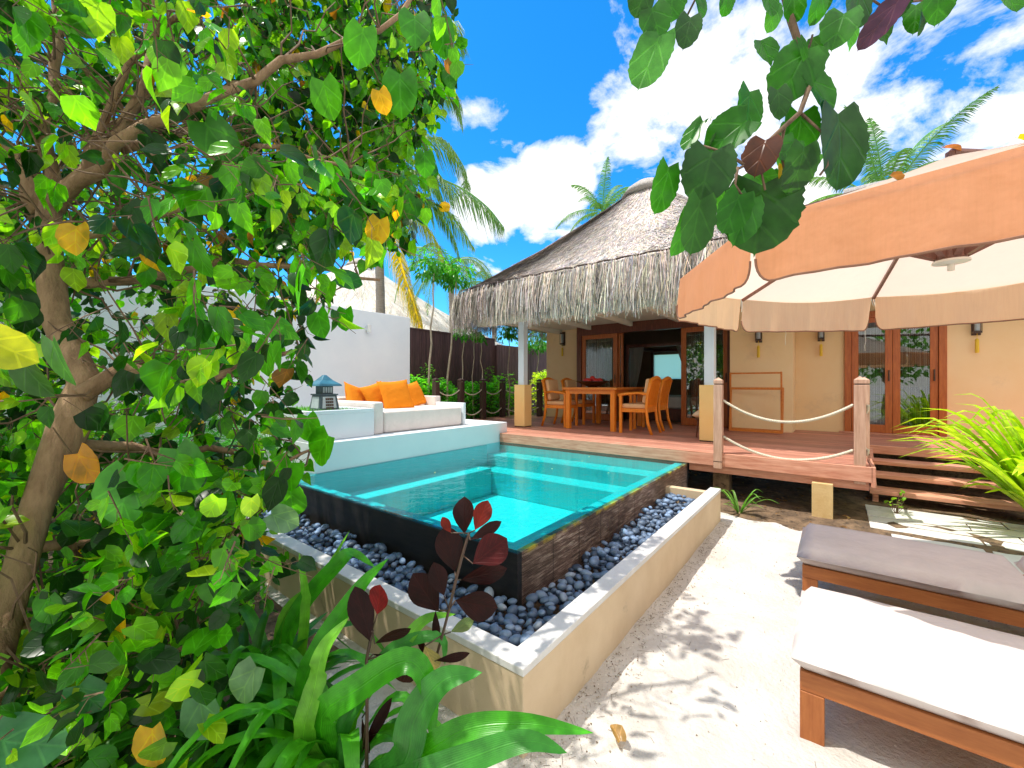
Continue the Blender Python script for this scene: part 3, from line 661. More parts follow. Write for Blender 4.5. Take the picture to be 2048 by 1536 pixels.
# ================================================================== VILLA
vl = thing('villa', 'beige villa with big grey thatched roof, pillars and tall brown glass doors', 'house', (8, 0, 0))
WU = 7.92
mb = MB(); mb.box((WU, 3.72, .6), (8.1, 4.93, 3.5)); mb.box((8.1, 4.75, .6), (10.8, 4.93, 3.5)); mb.build('wall', M['beige'], vl)
mb = MB(); mb.prism([(7.12, .03), (7.42, -1.0), (8.2, -1.0), (8.2, .03)], .6, 3.6); mb.build('wall', M['beige'], vl)
mb = MB(); mb.box((8.05, -1.78, .6), (8.22, -1.001, 3.6)); mb.box((8.05, -3.15, 2.86), (8.22, -1.78, 3.6)); mb.box((8.05, -9, .6), (8.22, -3.15, 3.6)); mb.build('wall', M['beige'], vl)
for y in (3.75, -.03, -4.2):
    mb = MB(); mb.box((5.09, y - .075, 1.58), (5.24, y + .075, 3.05)); o = mb.build('pillar', M['cream'] if 0 else M['white'], vl, bevel=.006)
    mb = MB(); mb.box((5.03, y - .135, DZ + .02), (5.30, y + .135, 1.585)); mb.build('pillar_base', M['pillar'], o, bevel=.006)
    mb = MB(); mb.box((5.035, y - .13, DZ), (5.295, y + .13, DZ + .02)); mb.build('plinth', M['bronze'], o)
mb = MB(); mb.box((4.7, -1.3, 3.10), (8.0, 5.0, 3.14)); mb.box((5.06, -4.5, 2.95), (5.27, 5.0, 3.099)); mb.build('soffit', M['cream'], vl)
for y in (4.4, 3.3, 2.2, 1.1, .0):
    mb = MB(); mb.box((5.28, y, 2.99), (7.9, y + .07, 3.098)); mb.build('beam', M['cream'], vl)
# interior
mb = MB(); mb.box((7.3, -.02, .60), (10.8, 4.74, .665)); mb.build('floor', M['darkwood'], vl)
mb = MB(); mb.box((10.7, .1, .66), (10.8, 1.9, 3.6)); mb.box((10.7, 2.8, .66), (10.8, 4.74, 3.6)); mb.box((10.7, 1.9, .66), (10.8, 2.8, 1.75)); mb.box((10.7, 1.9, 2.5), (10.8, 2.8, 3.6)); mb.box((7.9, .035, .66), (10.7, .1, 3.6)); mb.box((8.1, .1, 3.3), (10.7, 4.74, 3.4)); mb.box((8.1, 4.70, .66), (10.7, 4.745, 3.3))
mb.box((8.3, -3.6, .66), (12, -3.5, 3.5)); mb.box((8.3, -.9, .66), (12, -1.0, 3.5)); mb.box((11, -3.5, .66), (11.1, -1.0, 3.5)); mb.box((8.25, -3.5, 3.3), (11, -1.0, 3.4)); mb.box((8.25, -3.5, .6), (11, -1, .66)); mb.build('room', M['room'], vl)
mb = MB(); mb.box((10.74, 1.9, 1.75), (10.745, 2.8, 2.5)); mb.build('rear_window', cloth('frosted_pane', (.55, .80, .70), .85, (.75, 1, .9)), vl)
def door_leaf(x, y0, y1, z0, z1, label, fr=.11, ang=0, hinge=None, curtain=True):
    mb = MB(); T = Matrix.Identity(4)
    if ang: h = Vector((x, hinge, 0)); T = Matrix.Translation(h) @ Matrix.Rotation(ang, 4, 'Z') @ Matrix.Translation(-h)
    mb.box((x, y0, z0), (x + .05, y0 + fr, z1), M=T); mb.box((x, y1 - fr, z0), (x + .05, y1, z1), M=T)
    mb.box((x, y0 + fr, z0), (x + .05, y1 - fr, z0 + fr * 1.5), M=T); mb.box((x, y0 + fr, z1 - fr), (x + .05, y1 - fr, z1), M=T)
    o = mb.build('door', M['doorwood'], vl, bevel=.004, label=label)
    mb = MB(); mb.box((x + .02, y0 + fr, z0 + fr * 1.5), (x + .026, y1 - fr, z1 - fr), M=T); mb.build('glass', M['glass'], o)
    mb = MB(); mb.tube([T @ Vector((x - .03, y0 + .05, z0 + .95)), T @ Vector((x - .03, y0 + .05, z0 + 1.15))], .012, 8); mb.build('handle', M['bronze'], o)
    if curtain:
        mb = MB(); y = y0 + fr
        while y < y1 - fr:
            yy = y + rnd.uniform(-.006, .006); k = rnd.uniform(.5, 1.5)
            mb.box((x + .12 + rnd.uniform(-.02, .02), yy, z0 + .12), (x + .124, yy + .006, z1 - .1), (k, k, k), M=T); y += rnd.choice((.014, .022, .022, .035))
        mb.build('string_curtain', surf('string_curtain', (.45, .38, .30), (.62, .55, .46), 3, .8, .1, 40, tint=True), vl)
mb = MB(); mb.box((7.52, 3.60, .67), (7.92, 3.73, 3.1)); mb.box((7.40, .0, .67), (7.62, .13, 3.1)); mb.box((7.5, .13, 2.86), (7.66, 3.6, 3.1)); mb.build('door_frame', M['darkwood'], vl, bevel=.005)
door_leaf(7.56, 2.62, 3.60, .68, 2.86, 'brown glazed door leaf left of the open doorway')
door_leaf(7.62, 2.50, 2.62, .68, 2.86, 'folded door leaf edge', .05, curtain=False)
door_leaf(7.56, .13, 1.10, .68, 2.86, 'brown glazed door leaf right of the open doorway')
mb = MB(); mb.box((8.0, -1.88, .67), (8.14, -1.78, 2.95)); mb.box((8.0, -3.15, .67), (8.14, -3.05, 2.95)); mb.box((8.0, -3.05, 2.84), (8.14, -1.88, 2.95)); mb.build('door_frame', M['doorwood'], vl, bevel=.005)
mb = MB(); mb.box((7.93, -3.25, .672), (8.04, -1.70, .70)); mb.build('door_sill', M['deckx'], vl, bevel=.004)
door_leaf(8.03, -2.46, -1.885, .702, 2.84, 'left leaf of the double garden door', .10)
door_leaf(8.03, -3.045, -2.465, .702, 2.84, 'right leaf of the double garden door', .10)

def roof(cx, cy, hu, hv, rl, z0, z1, nstr, nfr, pm_, front, parent, skirt=.72, cols=((.78, .75, .76), (1.0, .94, .88), (.48, .46, .50))):
    """thatched hip roof with softly rounded plan; rl = half length of the ridge along y"""
    def plan(a, s, grow=1.0):
        n = 7 - 3 * s; c, q = math.cos(a), math.sin(a); r = (abs(c) ** n + abs(q) ** n) ** (-1 / n)
        k = (1 - s); return Vector((cx + hu * r * c * k * grow, cy + (hv * k * grow + rl * s) * r * q if rl else cy + hv * r * q * k * grow, 0))
    def P(a, s):
        p = plan(a, s); sag = -.10 * math.sin(math.pi * s); p.z = z0 + (z1 - z0) * s + sag + .035 * noise.noise(Vector((p.x * 1.3, p.y * 1.3, 0))); return p
    mb = MB(); na, ns = 72, 18; vs = []
    for j in range(ns + 1):
        s = j / ns * .985
        for i in range(na): vs.append(P(2 * math.pi * i / na, s))
    fs = [(j*na+i, j*na+(i+1) % na, (j+1)*na+(i+1) % na, (j+1)*na+i) for j in range(ns) for i in range(na)] + [tuple(ns*na+i for i in range(na))]
    b = len(vs)   # drooping edge below the crease
    prof = ((1.0, 0), (1.045, -.17), (1.05, -.32), (1.03, -skirt * .62), (.985, -skirt * .64), (.96, -.30), (.93, -.05))
    for g_, dz_ in prof:
        for i in range(na): p = plan(2 * math.pi * i / na, 0, g_); p.z = z0 + dz_; vs.append(p)
    fs += [(b+(j+1)*na+i, b+(j+1)*na+(i+1) % na, b+j*na+(i+1) % na, b+j*na+i) for j in range(len(prof)-1) for i in range(na)]
    mb.add(vs, fs); rf = mb.build('roof', M['thatch'] if pm_ is None else pm_, parent, smooth=True)
    mb = MB()
    for k in range(nstr):
        a = rnd.gauss(math.pi - .25, .95) if rnd.random() < front else rnd.uniform(0, 2 * math.pi)
        s = 1 - math.sqrt(rnd.random()); s = min(s, .97)
        ds = rnd.uniform(.055, .11); p = P(a, s); q = P(a + rnd.gauss(0, .045), max(-.03, s - ds)) if s > ds else plan(a, 0, 1.03) + Vector((0, 0, z0 - .10))
        nrm = Vector((math.cos(a) * .7, math.sin(a) * .7, .9)); p = p + nrm * rnd.uniform(.0, .012); q = q + nrm * rnd.uniform(.006, .04)
        w_ = rnd.uniform(.004, .009); sd_ = (q - p).cross(nrm).normalized() * w_
        c = cols[rnd.choice((0, 0, 1, 2))]; c = var(c, .3); kk = .92 + .55 * noise.noise(p * .9); c = tuple(v_ * kk for v_ in c)
        mb.add([p - sd_, p + sd_, q + sd_ * .6, q - sd_ * .6], [(0, 1, 2, 3)], c)
    mb.build('thatch', M['strand'], rf)
    mb = MB()
    for k in range(nfr):
        a = rnd.uniform(math.pi * .62, math.pi * 1.4) if rnd.random() < front else rnd.uniform(0, 2 * math.pi)
        g_ = rnd.uniform(1.0, 1.065); p = plan(a, 0, g_); p.z = z0 - rnd.uniform(.03, .32)
        out = Vector((math.cos(a), math.sin(a), 0)); tn = Vector((-out.y, out.x, 0))
        ck = noise.noise(Vector((a * 14, 0, 3))) + .6 * noise.noise(Vector((a * 45, 0, 9))); ln_ = (rnd.uniform(.35, .78) + .20 * ck) * (skirt / .72); en = p + out * rnd.gauss(.03, .05) + tn * (rnd.gauss(0, .07) + .10 * noise.noise(Vector((a * 30, 5, 3)))) - Vector((0, 0, ln_)); en.z = max(en.z, z0 - skirt - rnd.uniform(-.16, .20) - .16 * ck)
        md_ = p.lerp(en, .5) + out * .04 + tn * rnd.gauss(0, .02); w_ = rnd.uniform(.0035, .008); sd_ = (tn + out * rnd.uniform(-.5, .5)).normalized() * w_
        c = var(cols[rnd.choice((0, 1, 1, 2))], .4); kk = .9 + .9 * noise.noise(Vector((a * 22, 1, 7))); c = tuple(v_ * kk for v_ in c)
        vs_ = []
        for f in (0, .35, .7, 1): pt = (p * (1-f)**2 + md_ * 2*f*(1-f) + en * f*f); vs_ += [pt - sd_ * (1 - .5 * f), pt + sd_ * (1 - .5 * f)]
        mb.add(vs_, [(0, 1, 3, 2), (2, 3, 5, 4), (4, 5, 7, 6)], c)
    mb.build('thatch_fringe', M['strand'], rf)
    mb = MB(); pts_ = []
    for i in range(181):
        p = plan(2 * math.pi * i / 180, 0, 1.035); p.z = z0 - .015 + .012 * math.sin(i * 2.1) ; pts_.append(p)
    mb.tube(pts_, .017, 5, caps=False); mb.build('binding_rope', M['bronze'], rf)
    mb = MB(); mb.lathe([(.62, z1 - .36), (.5, z1 - .20), (.28, z1 - .05), (.12, z1 + .02)], (cx, cy, 0), 18) if not rl else mb.tube([(cx, cy - rl, z1 - .03), (cx, cy + rl, z1 - .03)], .14, 10)
    mb.build('ridge_cap', M['thatch'], rf, smooth=True)
    return rf
roof(7.7, 1.90, 3.28, 3.52, 0, 3.68, 6.46, 42000, 17000, None, .72, vl, skirt=.78)
roof(11.0, -5.4, 3.5, 5.4, 3.6, 3.5, 6.3, 12000, 3000, None, .6, vl, skirt=.5)

# wall lamps
def lamp(x, y, z, label):
    o = thing('wall_lamp', label, 'wall lamp', (x, y, z), 'dark wall lamps with yellow tassels')
    mb = MB(); mb.box((x - .02, y - .055, z - .19), (x, y + .055, z + .19)); mb.build('back_plate', M['bronze'], o, bevel=.004)
    mb = MB(); mb.box((x - .13, y - .05, z + .13), (x - .02, y + .05, z + .16)); mb.box((x - .13, y - .05, z - .16), (x - .02, y + .05, z - .13))
    for sx, sy in ((-.125, -.045), (-.125, .045)): mb.tube([(x + sx, y + sy, z - .14), (x + sx, y + sy, z + .14)], .006, 6)
    mb.build('bracket', M['bronze'], o)
    mb = MB(); mb.tube([(x - .075, y, z - .12), (x - .075, y, z + .12)], .035, 14); mb.build('glass_shade', M['lwin'], o)
    mb = MB(); mb.tube([(x - .075, y, z - .16), (x - .075, y, z - .25)], .004, 6); mb.lathe([(.012, z - .25), (.024, z - .27), (.026, z - .47), (.022, z - .485)], (x - .075, y, 0), 12); mb.build('tassel', M['tassel'], o)
lamp(7.915, 4.36, 2.86, 'dark wall lamp on the beige wall left of the open doorway')
lamp(7.24, -.46, 2.60, 'dark wall lamp with yellow tassel above the leaning wooden frames')
lamp(8.045, -1.42, 2.63, 'dark wall lamp with yellow tassel just left of the double door')
lamp(8.045, -3.49, 2.60, 'dark wall lamp with yellow tassel on the wall right of the double door')

# ================================================================== FURNITURE
def chair():
    t_ = thing('dining_chair', 'x', 'chair')
    for sx, sy in ((.23, .25), (.23, -.25)):
        mb = MB(); mb.bar((sx, sy, 0), (sx, sy, .72), .05, .05); mb.build('leg', M['teakv'], t_, bevel=.006)
    for sy in (.25, -.25):
        mb = MB(); mb.tube([(-.36, sy, 0), (-.29, sy, .22), (-.26, sy, .47), (-.28, sy, .72), (-.35, sy, 1.02)], .028, 8); mb.build('leg', M['teakv'], t_, smooth=True)
        mb = MB(); mb.tube([(-.30, sy, .74), (-.1, sy, .765), (.12, sy, .745), (.28, sy, .715)], [.026, .022, .026, .032], 8); mb.build('armrest', M['teakv'], t_, smooth=True)
    mb = MB(); mb.box((-.27, -.25, .40), (.25, .25, .47)); mb.build('seat_frame', M['teakv'], t_, bevel=.005)
    cushion('seat_cushion', (-.25, -.23, .472), (.24, .23, .555), M['tan_cush'], t_, .025)
    mb = MB(); pts_ = []
    for k in range(9): a = k / 8; pts_.append((-.345 - .025 * math.sin(math.pi * a), -.26 + .52 * a, .99 + .06 * math.sin(math.pi * a)))
    mb.tube(pts_, .035, 8)
    for k in range(8): y = -.205 + k * .0586; mb.bar((-.262, y, .50), (-.355, y, 1.02), .034, .014, up=Vector((0, 1, 0)))
    mb.box((-.275, -.25, .47), (-.245, .25, .54)); mb.build('backrest', M['teakv'], t_)
    mb = MB(); mb.box((-.045, -.21, -.23), (.045, .21, .23)); o = mb.build('back_cushion', M['tan_cush'], t_, smooth=True)
    o.modifiers.new('b', 'BEVEL').width = .035; o.modifiers['b'].segments = 4; o.location = (-.24, 0, .80); o.rotation_euler = (0, R(-10), 0)
    return t_
c0 = chair(); k = 0
for x, y, rz, lab in ((5.62, 1.36, 90, 'orange slat-backed armchair nearest the pool, on the right side of the dining table'), (6.42, 1.40, 90, 'orange slat-backed armchair behind the first, on the right side of the dining table'),
                      (5.82, 3.16, -90, 'tan-cushioned armchair on the left side of the dining table, nearest the daybed'), (6.62, 3.14, -90, 'tan-cushioned armchair in the shade at the far left of the dining table')):
    o = c0 if k == 0 else copy_tree(c0); o.location = (x, y, DZ); o.rotation_euler = (0, 0, R(rz)); tag(o, lab, 'chair', 'armchairs around the dining table'); k += 1
tb = thing('dining_table', 'orange-brown wooden dining table on the shaded deck', 'table', (6.2, 2.3, DZ))
mb = MB(); mb.box((5.38, 1.68, 1.485), (7.0, 2.90, 1.53)); mb.build('tabletop', M['teak'], tb, bevel=.006)
mb = MB(); mb.box((5.44, 1.76, 1.40), (6.94, 1.79, 1.484)); mb.box((5.44, 2.79, 1.40), (6.94, 2.82, 1.484)); mb.box((5.44, 1.79, 1.40), (5.47, 2.79, 1.484)); mb.box((6.91, 1.79, 1.40), (6.94, 2.79, 1.484)); mb.build('apron', M['teak'], tb)
for x in (5.48, 6.88):
    for y in (1.79, 2.79): mb = MB(); mb.box((x - .045, y - .045, DZ), (x + .045, y + .045, 1.484)); mb.build('leg', M['teakv'], tb, bevel=.005)
bw = thing('fruit_bowl', 'wide dark bowl piled with red fruit on the dining table', 'bowl', (6.1, 2.55, 1.53))
mb = MB(); n = 28; mb.lathe([(.10, 1.531), (.12, 1.55), (.25, 1.60), (.36, 1.66), (.37, 1.662), (.25, 1.615), (.10, 1.57)], (6.1, 2.55, 0), 28); mb.build('bowl', M['bowl'], bw, smooth=True)
for k in range(9):
    a = k * .78; r = 0 if k == 8 else rnd.uniform(.14, .2)
    o = link('fruit', pm[0].copy() if k == 0 else bpy.data.objects['fruit'].data)
    if k == 0: o.data.materials[0] = M['fruit']
    o.location = (6.1 + r * math.cos(a), 2.55 + r * math.sin(a), 1.665 + (.05 if k == 8 else 0)); o.scale = (.065, .075, .11); o.rotation_euler = (rnd.random(), rnd.random(), a)
    tag(o, 'round red fruit heaped in the dark bowl on the dining table', 'fruit', 'red fruit in the bowl')
# leaning wooden frames
rk = thing('towel_rack', 'empty wooden towel rack of two overlapping frames against the beige wall', 'rack', (6.95, -.45, DZ))
def frame(x0, y0, y1, z0, z1, x1, w_=.045):
    mb = MB()
    for y in (y0, y1): mb.bar((x0, y, z0), (x1, y, z1), w_, .03, up=Vector((0, 1, 0)))
    for f in (0.02, .98):
        z = z0 + (z1 - z0) * f; x = x0 + (x1 - x0) * f; mb.bar((x - .002, y0, z), (x - .002, y1, z), .034, w_)
    mb.build('frame', M['teak'], rk, bevel=.003)
frame(6.83, -.88, -.02, .70, 1.53, 6.97); frame(7.05, -.85, .0, .70, 1.83, 6.99, .032)
sh = MB(); sh.lathe([(.01, -.16), (.05, -.10), (.085, -.02), (.075, .05), (.04, .10), (.015, .14)], (0, 0, 0), 16)
o = sh.build('conch_shell', M['shell'], smooth=True); o.location = (5.6, .20, 1.08); o.rotation_euler = (R(80), 0, R(30)); tag(o, 'orange and cream conch shell beside the right pillar base', 'shell')
sf = thing('side_stool', 'small dark stool carrying the shell behind the right pillar base', 'stool', (5.6, .2, DZ))
mb = MB(); mb.lathe([(.14, .97), (.15, .985), (.14, 1.0)], (5.6, .16, 0), 20); mb.build('seat', M['darkwood'], sf)
for a in range(3): mb = MB(); mb.tube([(5.6 + .1 * math.cos(a * 2.1), .16 + .1 * math.sin(a * 2.1), .97), (5.6 + .13 * math.cos(a * 2.1), .16 + .13 * math.sin(a * 2.1), DZ)], .014, 8); mb.build('leg', M['darkwood'], sf)
# bed inside
bd = thing('four_poster_bed', 'dark four-poster bed with drapes seen through the open doorway', 'bed', (9.5, 1.7, DZ))
for x in (8.55, 10.45):
    for y in (.75, 2.75): mb = MB(); mb.box((x - .04, y - .04, DZ), (x + .04, y + .04, 2.65)); mb.build('post', M['darkwood'], bd)
mb = MB(); mb.box((8.55, .72, 2.56), (10.45, .78, 2.64)); mb.box((8.55, 2.72, 2.56), (10.45, 2.78, 2.64)); mb.box((8.52, .78, 2.56), (8.58, 2.72, 2.64)); mb.box((10.42, .78, 2.56), (10.48, 2.72, 2.64)); mb.build('top_frame', M['darkwood'], bd)
cushion('mattress', (8.57, .80, .98), (10.40, 2.70, 1.28), M['linen'], bd, .05)
mb = MB(); mb.box((8.55, .8, DZ), (10.45, 2.7, .975)); mb.build('base', M['darkwood'], bd)
mb = MB(); n = 24
for y0, y1 in ((.8, 1.5), (2.68, 2.3)):
    vs = []
    for j, (z, f) in enumerate(((2.56, 1), (2.0, .75), (1.5, .45), (1.3, .4))):
        for i in range(n + 1): vs.append((8.50 + .03 * math.sin(i * 1.9), y0 + (y1 - y0) * f * i / n, z))
    mb = MB(); mb.add(vs, [(j*(n+1)+i, j*(n+1)+i+1, (j+1)*(n+1)+i+1, (j+1)*(n+1)+i) for j in range(3) for i in range(n)]); mb.build('drape', M['drape'], bd, smooth=True)

# loungers
def lounger(u0, vtop, label):
    t_ = thing('sun_lounger', label, 'sun lounger', (u0 + .38, vtop, 0), 'sun loungers on the sand')
    W = .76; L_ = 1.95
    for x in (u0 + .02, u0 + W - .10):
        for y in (vtop - .012, vtop - L_ + .1): mb = MB(); mb.box((x, y - .09, -.03), (x + .08, y, .214)); mb.build('leg', M['lwood'], t_, bevel=.005)
    mb = MB(); mb.box((u0 + .022, vtop - L_, .215), (u0 + .062, vtop - .012, .302)); mb.box((u0 + W - .062, vtop - L_, .215), (u0 + W - .022, vtop - .012, .302)); mb.box((u0 + .062, vtop - .052, .215), (u0 + W - .062, vtop - .012, .302)); mb.build('side_rail', surf('teak_rail', (.30, .085, .02), (.44, .15, .04), 5, .45, .2, 50, stretch=(8, 1, 8), bdist=.003), t_, bevel=.004)
    mb = MB(); y = vtop - .08
    while y > vtop - L_: mb.box((u0 + .062, y - .05, .27), (u0 + W - .062, y, .298)); y -= .07
    mb.build('slat_base', M['teak'], t_)
    def cush(name, y0, y1, zt0, zt1, th):
        nx, ny = 16, 24; mb = MB(); vs = []
        for side in (1, 0):
            for j in range(ny + 1):
                for i in range(nx + 1):
                    a, b = i / nx, j / ny; ea = min(a, 1 - a) * W; eb = min(b, 1 - b) * (y0 - y1)
                    r_ = .035; f = 1
                    for e in (ea, eb):
                        if e < r_: f *= math.sqrt(max(0, 1 - (1 - e / r_) ** 2)) if e > 0 else 0
                    zb = zt0 + (zt1 - zt0) * b - th; hgt = th * (.5 + .5 * f) if side else th * (.5 - .5 * f)
                    pil = .012 * math.sin(math.pi * a) * math.sin(math.pi * min(1, b * 1.0)) + .006 * noise.noise(Vector((a * 3, b * 5, u0)))
                    vs.append((u0 - .01 + (W + .02) * a, y0 + (y1 - y0) * b, zb + hgt + (pil if side else 0)))
        m2 = (nx + 1) * (ny + 1); g = lambda s, j, i: s * m2 + j * (nx + 1) + i
        fs = [(g(0, j, i), g(0, j+1, i), g(0, j+1, i+1), g(0, j, i+1)) for j in range(ny) for i in range(nx)] + [(g(1, j, i), g(1, j, i+1), g(1, j+1, i+1), g(1, j+1, i)) for j in range(ny) for i in range(nx)]
        for j in range(ny): fs += [(g(0, j, 0), g(1, j, 0), g(1, j+1, 0), g(0, j+1, 0)), (g(0, j, nx), g(0, j+1, nx), g(1, j+1, nx), g(1, j, nx))]
        for i in range(nx): fs += [(g(0, 0, i), g(0, 0, i+1), g(1, 0, i+1), g(1, 0, i)), (g(0, ny, i), g(1, ny, i), g(1, ny, i+1), g(0, ny, i+1))]
        mb.add(vs, fs); mb.build(name, M['cushion'], t_, smooth=True)
    cush('cushion', vtop + .02, vtop - 1.16, .42, .42, .115); cush('back_cushion', vtop - 1.17, vtop - 1.9, .42, .80, .10)
    # hinged wooden back panel under the raised cushion
    mb = MB(); mb.bar((u0 + W / 2, vtop - 1.19, .30), (u0 + W / 2, vtop - 1.88, .67), W - .12, .025); mb.build('back_panel', M['teak'], t_)
lounger(.10, -1.50, 'sun lounger with pinkish white cushion nearest the camera')
lounger(1.45, -1.44, 'sun lounger with pinkish white cushion farther from the camera, nearer the steps')

# umbrella
um = thing('garden_umbrella', 'large peach and cream octagonal cantilever umbrella above the loungers', 'umbrella', (2.0, -4.9, 0))
UC = CAM + AX * 2.825 + AY * 2.68; UC.z = 0
RZ, RR, UT = 2.46, 1.63, 3.07
def upt(k, r=RR, z=RZ): a = R(17.5 + 45 * k); return UC + AX * (r * math.cos(a)) + AY * (r * math.sin(a)) + Vector((0, 0, z))
mb = MB(); n = 12
for k in range(8):
    a, b = upt(k), upt(k + 1); top = UC + Vector((0, 0, UT)); vs = []
    for j in range(n + 1):
        f = j / n
        for i in range(n + 1):
            g = i / n; p = a.lerp(b, g).lerp(top, f); e = math.sin(math.pi * g) * (1 - f); p.z -= .05 * e * math.sin(math.pi * min(1, f + .35)) + .02 * math.sin(math.pi * f); vs.append(p)
    mb.add(vs, [(j*(n+1)+i, j*(n+1)+i+1, (j+1)*(n+1)+i+1, (j+1)*(n+1)+i) for j in range(n) for i in range(n)])
mb.build('canopy', M['canopy'], um, smooth=True)
for k in range(8):
    a, b = upt(k), upt(k + 1); out = ((a + b) / 2 - UC); out.z = 0; out.normalize(); mb = MB(); vs = []; nx, nz = 36, 6; bt = []
    for i in range(nx + 1):
        g = .5 - .5 * math.cos(math.pi * i / nx); e = min(g, 1 - g) * nx / 1.9
        drop = .33 if e >= 1 else .33 - .12 * (1 - math.sqrt(max(0, 1 - (1 - e) ** 2)))
        wv = .014 * math.sin(g * 19 + k) + .010 * math.sin(g * 43 + k * 2); gg = .012 + g * .976
        for j in range(nz + 1):
            f = j / nz; p = a.lerp(b, gg) + out * (wv * f + .02 * f) - Vector((0, 0, drop * f)); vs.append(p)
        bt.append(vs[-1])
    mb.add(vs, [(i*(nz+1)+j, (i+1)*(nz+1)+j, (i+1)*(nz+1)+j+1, i*(nz+1)+j+1) for i in range(nx) for j in range(nz)])
    o = mb.build('valance', M['valance'], um, smooth=True)
    mb = MB(); mb.tube(bt, .006, 6); mb.build('binding', M['binding'], o)
hub = UC + Vector((0, 0, 2.50))
for k in range(8):
    top = UC + Vector((0, 0, UT - .06)); e = upt(k, RR - .01, RZ - .01)
    mb = MB(); mb.bar(top, e, .022, .03); mb.build('rib', M['pole'], um)
    mid = top.lerp(e, .42) - Vector((0, 0, .02)); mb = MB(); mb.bar(UC + Vector((0, 0, 2.425)) + (mid - hub).to_2d().to_3d().normalized() * .07, mid, .034, .04); mb.build('strut', M['pole'], um)
mb = MB(); mb.lathe([(.04, 2.50), (.07, 2.48), (.075, 2.41), (.07, 2.395)], (UC.x, UC.y, 0), 24); mb.tube([(UC.x, UC.y, 2.54), (UC.x, UC.y, UT + .02)], .028, 12); mb.build('hub', M['pole'], um)
mb = MB(); mb.lathe([(.088, 2.394), (.09, 2.38), (.04, 2.372)], (UC.x, UC.y, 0), 24); mb.lathe([(.018, 2.372), (.018, 2.33)], (UC.x, UC.y, 0), 10); mb.build('hub_cap', M['hub'], um)
ms_ = UC + AX * 2.5 - AY * .2
mb = MB(); mb.tube([(ms_.x, ms_.y, 0), (ms_.x, ms_.y, 3.2)], .05, 14); mb.build('mast', M['pole'], um)
mb = MB(); mb.tube([(ms_.x, ms_.y, 2.85), (UC.x, UC.y, UT + .01)], .035, 12); mb.build('arm', M['pole'], um)
mb = MB(); mb.box((ms_.x - .4, ms_.y - .4, 0), (ms_.x + .4, ms_.y + .4, .08)); mb.build('base', M['slab'], um, bevel=.01)
mb = MB()
for (k, g, l) in ((1, .66, .14), (1, .06, .20)):
    p = upt(k + 0, z=RZ - .33).lerp(upt(k + 1, z=RZ - .33), g); mb.tube(wob(p, p - Vector((0, 0, l)), 5, .006), .0022, 5)
mb.build('tie_string', M['rope'], um)
for px_, py_, d_, c, lab in ((1780, 355, 1.98, (.25, .10, .05), 'small curled brown dead leaf on the near edge of the umbrella'), (1890, 300, 2.0, (.35, .12, .08), 'reddish dead leaf lying on top of the umbrella'), (2035, 282, 1.9, (.75, .42, .02), 'yellow leaf on the umbrella at the right edge of the photo')):
    # rests on the canopy plane just above the near rim
    p = at(px_, py_, d_); q = (p - UC); q.z = 0; rr_ = q.dot(((upt(-1) + upt(0)) / 2 - UC).to_2d().to_3d().normalized()) if False else q.length
    mb = MB()
    best = None
    for dd in [1.2 + .02 * i for i in range(120)]:
        p = at(px_, py_, dd); q = p - UC; q.z = 0; ang = math.atan2(q.dot(AY), q.dot(AX)); ka = (ang - R(17.5)) % R(45) - R(22.5); ap = q.length * math.cos(ka) / math.cos(R(22.5))
        zc = UT - (UT - RZ) * ap / RR
        if ap < RR and (best is None or abs(p.z - zc) < best[0]): best = (abs(p.z - zc), p)
    p = best[1] + Vector((0, 0, .012)); leaf(mb, p, AX + rv(.3), Vector((0, 0, 1)) - AY * .3, .09, .07, c, heart, 6, .2, .5, .1, 2)
    tag(mb.build('dead_leaf', M['leaf'], smooth=True), lab, 'leaf')

